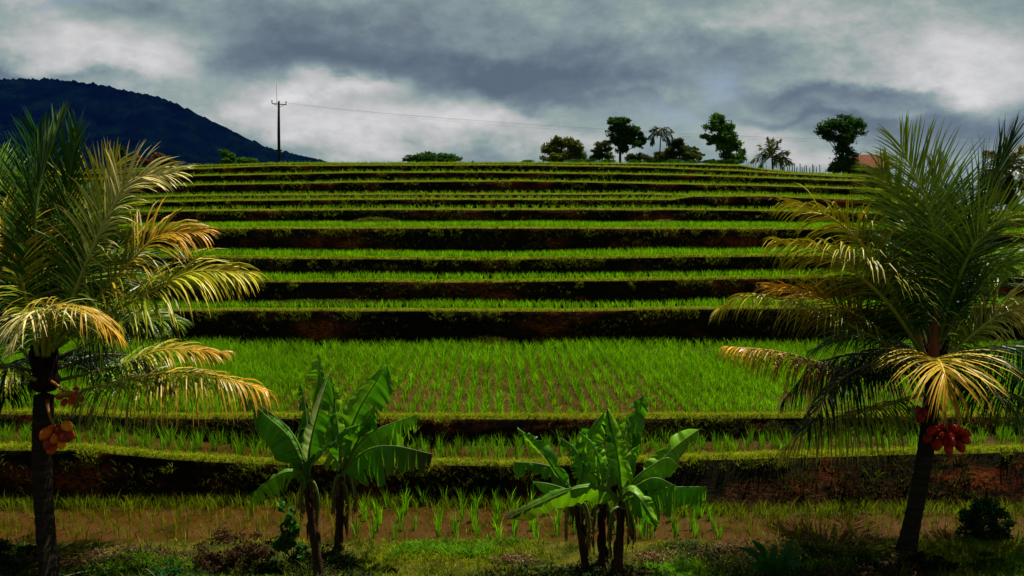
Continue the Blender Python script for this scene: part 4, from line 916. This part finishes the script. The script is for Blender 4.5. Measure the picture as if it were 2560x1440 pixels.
# spiky palm seedling in the foreground
b = G(1935, 1452); e = empty('palm_seedling', b, 'spiky green palm seedling at the bottom edge right of centre', 'plant')
d0 = float(b[1]); rg = random.Random(4)
for k, (tu, tv, dd) in enumerate([(1848,1368,0),(1880,1350,-.2),(1935,1360,.1),(1985,1352,0),(2012,1378,-.1),(1905,1395,-.4),(1960,1390,-.4),(1870,1420,-.3),(2010,1410,-.3),(1990,1430,-.2)]):
    tip = P(tu, tv, d0 + dd); mid = (b + tip) / 2 + np.array([0, 0, .12]); Pn = spline([b + np.array([rg.uniform(-.04, .04), 0, 0]), mid, tip], 12); T = nrm(np.gradient(Pn, axis=0)); W = nrm(np.cross(T, nrm(Pn - np.array([0, 0, HC]))) + .3 * rg.gauss(0, 1))
    ts = np.linspace(0, 1, 12); ww = (.055 * np.sin(np.pi * np.clip(ts * .85 + .12, 0, 1)) ** .8)[:, None]
    U = np.cross(W, T); V = np.empty((36, 3)); V[0::3] = Pn - W * ww + U * ww * .4; V[1::3] = Pn; V[2::3] = Pn + W * ww + U * ww * .4
    m = MB(); q = []
    for i in range(11): q += [(3*i,3*i+1,3*i+4,3*i+3),(3*i+1,3*i+2,3*i+5,3*i+4)]
    m.add(V, q, None, (.015,.085,.012)); m.build('leaf', M_ban, e)

# low weeds and litter on the verge
mb = MB(); rg = np.random.default_rng(77); n_ = 60000
xx = rg.uniform(-9.2, 9.2, n_); yy = rg.uniform(10.9, 12.75, n_); g = fbm(xx * .7 + 50, yy * 1.3 + 8, 4); k = g + .22 * (12.2 - yy) + .10 * (xx > 2.5) - .28 * np.exp(-((xx + 1.3) / 1.1) ** 2) - .45 * (xx > 6.3) > .0; xx = xx[k]; yy = yy[k]; n_ = len(xx)
zz = verge_z(xx, yy) + rg.random(n_) ** 2 * (.08 + .30 * np.clip(fbm(xx * 2.2, yy * 2.2, 3) + .2, 0, .6))
T = nrm(rg.normal(0, 1, (n_, 3)) * np.array([1, 1, .5])); A = nrm(np.cross(T, nrm(rg.normal(0, .4, (n_, 3)) + np.array([0, 0, 1])))); sz = (.03 + .05 * rg.random(n_))[:, None]; pos = np.stack([xx, yy, zz], 1)
V = np.stack([pos - T * sz * .5, pos + A * sz * .22, pos + T * sz * .5, pos - A * sz * .22], 1); f = rg.random(n_); dry = fbm(xx * 1.1 + 5, yy * 1.5, 3) > .10
cl = np.where(dry[:, None], np.array([.060,.030,.012]), np.array([.012,.028,.004]))[:, :] * (.5 + 1.1 * f[:, None]); mb.add(V.reshape(-1, 3), np.arange(n_ * 4).reshape(-1, 4), None, np.repeat(cl, 4, 0))
tag(mb.build('verge_weeds', M_leaf, smooth=False), 'low dark weeds and dry leaf litter on the verge', 'weeds', kind='stuff')
# rocks
def rock(label, uv, r, seed):
    b = G(*uv); rg = np.random.default_rng(seed); m = MB(); ns, nr_ = 12, 8; V = []
    for i in range(nr_ + 1):
        th = math.pi * i / nr_
        for j in range(ns):
            ph = 2 * math.pi * j / ns; k = 1 + .5 * fbm(th * 1.3 + seed, math.cos(ph) * 1.2 + math.sin(ph) * .7, 3)
            V.append(b + r * k * np.array([math.sin(th) * math.cos(ph), .7 * math.sin(th) * math.sin(ph), .55 * math.cos(th) + .25]))
    m.add(V, [(i * ns + j, i * ns + (j + 1) % ns, (i + 1) * ns + (j + 1) % ns, (i + 1) * ns + j) for i in range(nr_) for j in range(ns)])
    return tag(m.build('rock', M_redearth, origin=tuple(b)), label, 'rock', 'small rocks on the verge')
rock('small pinkish clod on the grass left of the three banana plants', (1300, 1350), .06, 1)
rock('brown clod of earth beside the foot of the right palm', (2225, 1425), .16, 2)
rock('small stone on the verge at the bottom right corner', (2530, 1405), .07, 3)

# ------------------------------------------------------------------ utility pole, wires, canes, hut
dp = 80.0; bp = P(697, 412, dp); tp = P(697, 254, dp)
e = empty('utility_pole', bp, 'tall wooden utility pole with a crossarm on the skyline left of centre', 'utility pole')
m = MB(); tube(m, [bp - np.array([0, 0, 2.5]), (bp + tp) / 2, tp], [.16, .14, .10], 10); m.build('pole', M_pole, e)
a1 = P(680, 259, dp); a2 = P(716, 262, dp)
m = MB(); tube(m, [a1, a2], [.05, .05], 6); tube(m, [a1 + (a2 - a1) * .1, P(697, 268, dp)], [.02, .02], 5); tube(m, [a2 + (a1 - a2) * .1, P(697, 268, dp)], [.02, .02], 5); m.build('crossarm', M_pole, e)
for f_ in (0, .5, .97):
    m = MB(); p = a1 + (a2 - a1) * f_; tube(m, [p, p + np.array([0, 0, .14]), p + np.array([0, 0, .18]), p + np.array([0, 0, .32])], [.03, .03, .06, .05], 8); m.build('insulator', M_pole, e)
m = MB(); tube(m, [P(692, 262, dp), P(691, 206, dp)], [.022, .012], 5); m.build('lightning_rod', M_wire, e)
m = MB(); tube(m, [P(697, 376, dp) - np.array([.3, 0, 0]), P(697, 376, dp) + np.array([.3, 0, 0])], [.09, .09], 6); m.build('bracket', M_pole, e)
WR = [([(716,257,80),(870,275,85),(1180,300,98),(1560,325,118),(2050,347,150),(2750,362,220)], 'topmost of the power wires running right from the utility pole'),
      ([(697,254,80),(1000,287,90),(1300,312,103),(1600,330,120),(2050,351,150),(2750,368,220)], 'middle of the power wires running right from the utility pole'),
      ([(680,256,80),(1000,291,90),(1300,317,103),(1600,335,120),(2050,355,150),(2750,374,220)], 'lowest of the power wires running right from the utility pole')]
for k, (pts, lab) in enumerate(WR):
    m = MB(); Pn = spline([P(*p) for p in pts], 60); tube(m, Pn, np.linspace(.005, .015, 60) * (1.2 if k == 0 else .7), 5)
    tag(m.build('power_wire', M_wire, origin=tuple(Pn[0])), lab, 'power wire', 'power wires from the utility pole')
ORD = ['first','second','third','fourth','fifth','sixth','seventh','eighth','ninth','tenth','eleventh','twelfth','thirteenth','fourteenth','fifteenth']
for k in range(15):
    u = 1962 + k * 6.2 + random.uniform(-2, 2); d = 71 + random.uniform(-.6, .6); vb = np.interp(u, [1850,1900,2000,2170], [416,425,435,442]) + 2; h = random.uniform(16, 30)
    m = MB(); b = P(u, vb, d); t = P(u + random.uniform(-2, 2), vb - h, d); tube(m, spline([b - np.array([0, 0, 1.2]), b, t], 8), np.linspace(.05, .035, 8), 5, wob=.1)
    tag(m.build('cane_stake', M_stick, origin=tuple(b)), ORD[k] + ' thin cane stake from the left in the row beside the mushroom shaped tree', 'stake', 'row of cane stakes on the skyline')
for k in range(9):
    u = 1866 + k * 6.0 + random.uniform(-2, 2); d = 69 + random.uniform(-.6, .6); vb = np.interp(u, [1850,1900,2000,2170], [416,425,435,442]) + 2; h = random.uniform(16, 24)
    m = MB(); b = P(u, vb, d); t = P(u + random.uniform(-2, 2), vb - h, d); tube(m, spline([b - np.array([0, 0, 1.2]), b, t], 8), np.linspace(.03, .015, 8), 5, wob=.1)
    tag(m.build('cane_stake', M_stick, origin=tuple(b)), ORD[k] + ' short cane stake from the left around the stubby skyline palm', 'stake', 'cane stakes by the stubby palm')
dh = 84.0; s = dh / F
hb = P(2180, 442, dh); e = empty('hut', hb, 'small hut with an orange tiled roof on the skyline behind the right palm', 'hut')
x0, x1 = P(2138, 442, dh)[0], P(2225, 442, dh)[0]; zb = hb[2] - 1.5; zt = P(2180, 418, dh)[2]
m = MB(); box(m, (x0, dh, zb), (x1, dh + 3, zt)); m.build('wall', M_wall, e, smooth=False)
zr = P(2180, 384, dh)[2]; ov = .35
m = MB(); A = [(x0 - ov, dh - ov, zt - .05), (x1 + ov, dh - ov, zt - .05), (x1 + ov, dh + 1.5, zr), (x0 - ov, dh + 1.5, zr), (x0 - ov, dh + 3 + ov, zt - .05), (x1 + ov, dh + 3 + ov, zt - .05)]
B_ = [(a, b, c - .12) for a, b, c in A]; m.add(A + B_, [(0,1,2,3),(3,2,5,4),(6,9,8,7),(9,10,11,8),(0,6,7,1),(4,5,11,10),(0,3,9,6),(3,4,10,9),(1,7,8,2),(2,8,11,5)]); m.build('roof', M_tile, e, smooth=False)
m = MB(); box(m, (x0 + .5, dh - .02, zt - 1.0), (x0 + 1.2, dh - .003, zt - .4)); m.build('window', M_glassy, e, smooth=False)
m = MB(); sb = P(1182, 410, 60); tube(m, [sb - np.array([0, 0, .6]), sb, P(1182, 402, 60)], [.14, .12, .06], 7, wob=.1); tag(m.build('stump', M_tbark, origin=tuple(sb)), 'tiny dark stump on the skyline right of the low wide shrub', 'stump')

# ------------------------------------------------------------------ mountain
MO = [(-1600,330),(-1000,215),(-500,195),(-200,205),(0,209),(80,207),(160,207),(230,215),(300,226),(400,246),(450,266),(500,290),(560,322),(600,341),(660,366),(700,381),(760,396),(820,409),(900,425),(1100,470),(1500,535)]
DM = 3000.0; m = MB(); us = np.linspace(-1600, 1500, 1800); vs_ = np.interp(us, [a for a, b in MO], [b for a, b in MO])
zr = HC + (520 - vs_) / F * DM; Xr = (us - 1280) / F * DM
prof = [(-1500, -.02, 0), (-1100, .06, 1), (-800, .2, 1), (-500, .45, 1), (-300, .63, 1), (-150, .82, 1), (-60, .93, .6), (0, 1.0, .15), (150, .96, .6), (500, .7, 1), (1200, .0, 0)]
V = []
for (dY, fz, k) in prof:
    nz = fbm(Xr / 180 + 3, dY / 180 + 9, 4) * 70 * k; fine = np.abs(fbm(Xr / 13, dY / 16 + 2, 3)) * 30
    V.append(np.stack([Xr * (1 + dY / DM * .15), DM + dY + fbm(Xr / 200, dY / 200, 3) * 90 * k, (zr + 18) * fz - 18 + nz * fz + fine], 1))
V = np.array(V); nR2 = len(prof); idx = np.arange(nR2 * 1800).reshape(nR2, 1800)
m.add(V.reshape(-1, 3), np.stack([idx[:-1, :-1], idx[:-1, 1:], idx[1:, 1:], idx[1:, :-1]], -1).reshape(-1, 4))
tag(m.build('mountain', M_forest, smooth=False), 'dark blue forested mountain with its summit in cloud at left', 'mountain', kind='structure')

# ------------------------------------------------------------------ haze
HZ = True
if HZ:
    m = MB(); box(m, (-6000, -80, -22), (6000, 5600, 900)); hz = m.build('haze', None, smooth=False)
    hm, N = new_mat('haze_air')
    vol = N.node('ShaderNodeVolumePrincipled', inp={'Color': (.015, .12, 1.0, 1), 'Density': 1.15e-5, 'Anisotropy': 0.0})
    N.node('ShaderNodeOutputMaterial', inp={'Volume': vol.outputs[0]})
    hz.data.materials.clear(); hz.data.materials.append(hm); tag(hz, 'thin blue haze in the air', 'haze', kind='stuff')
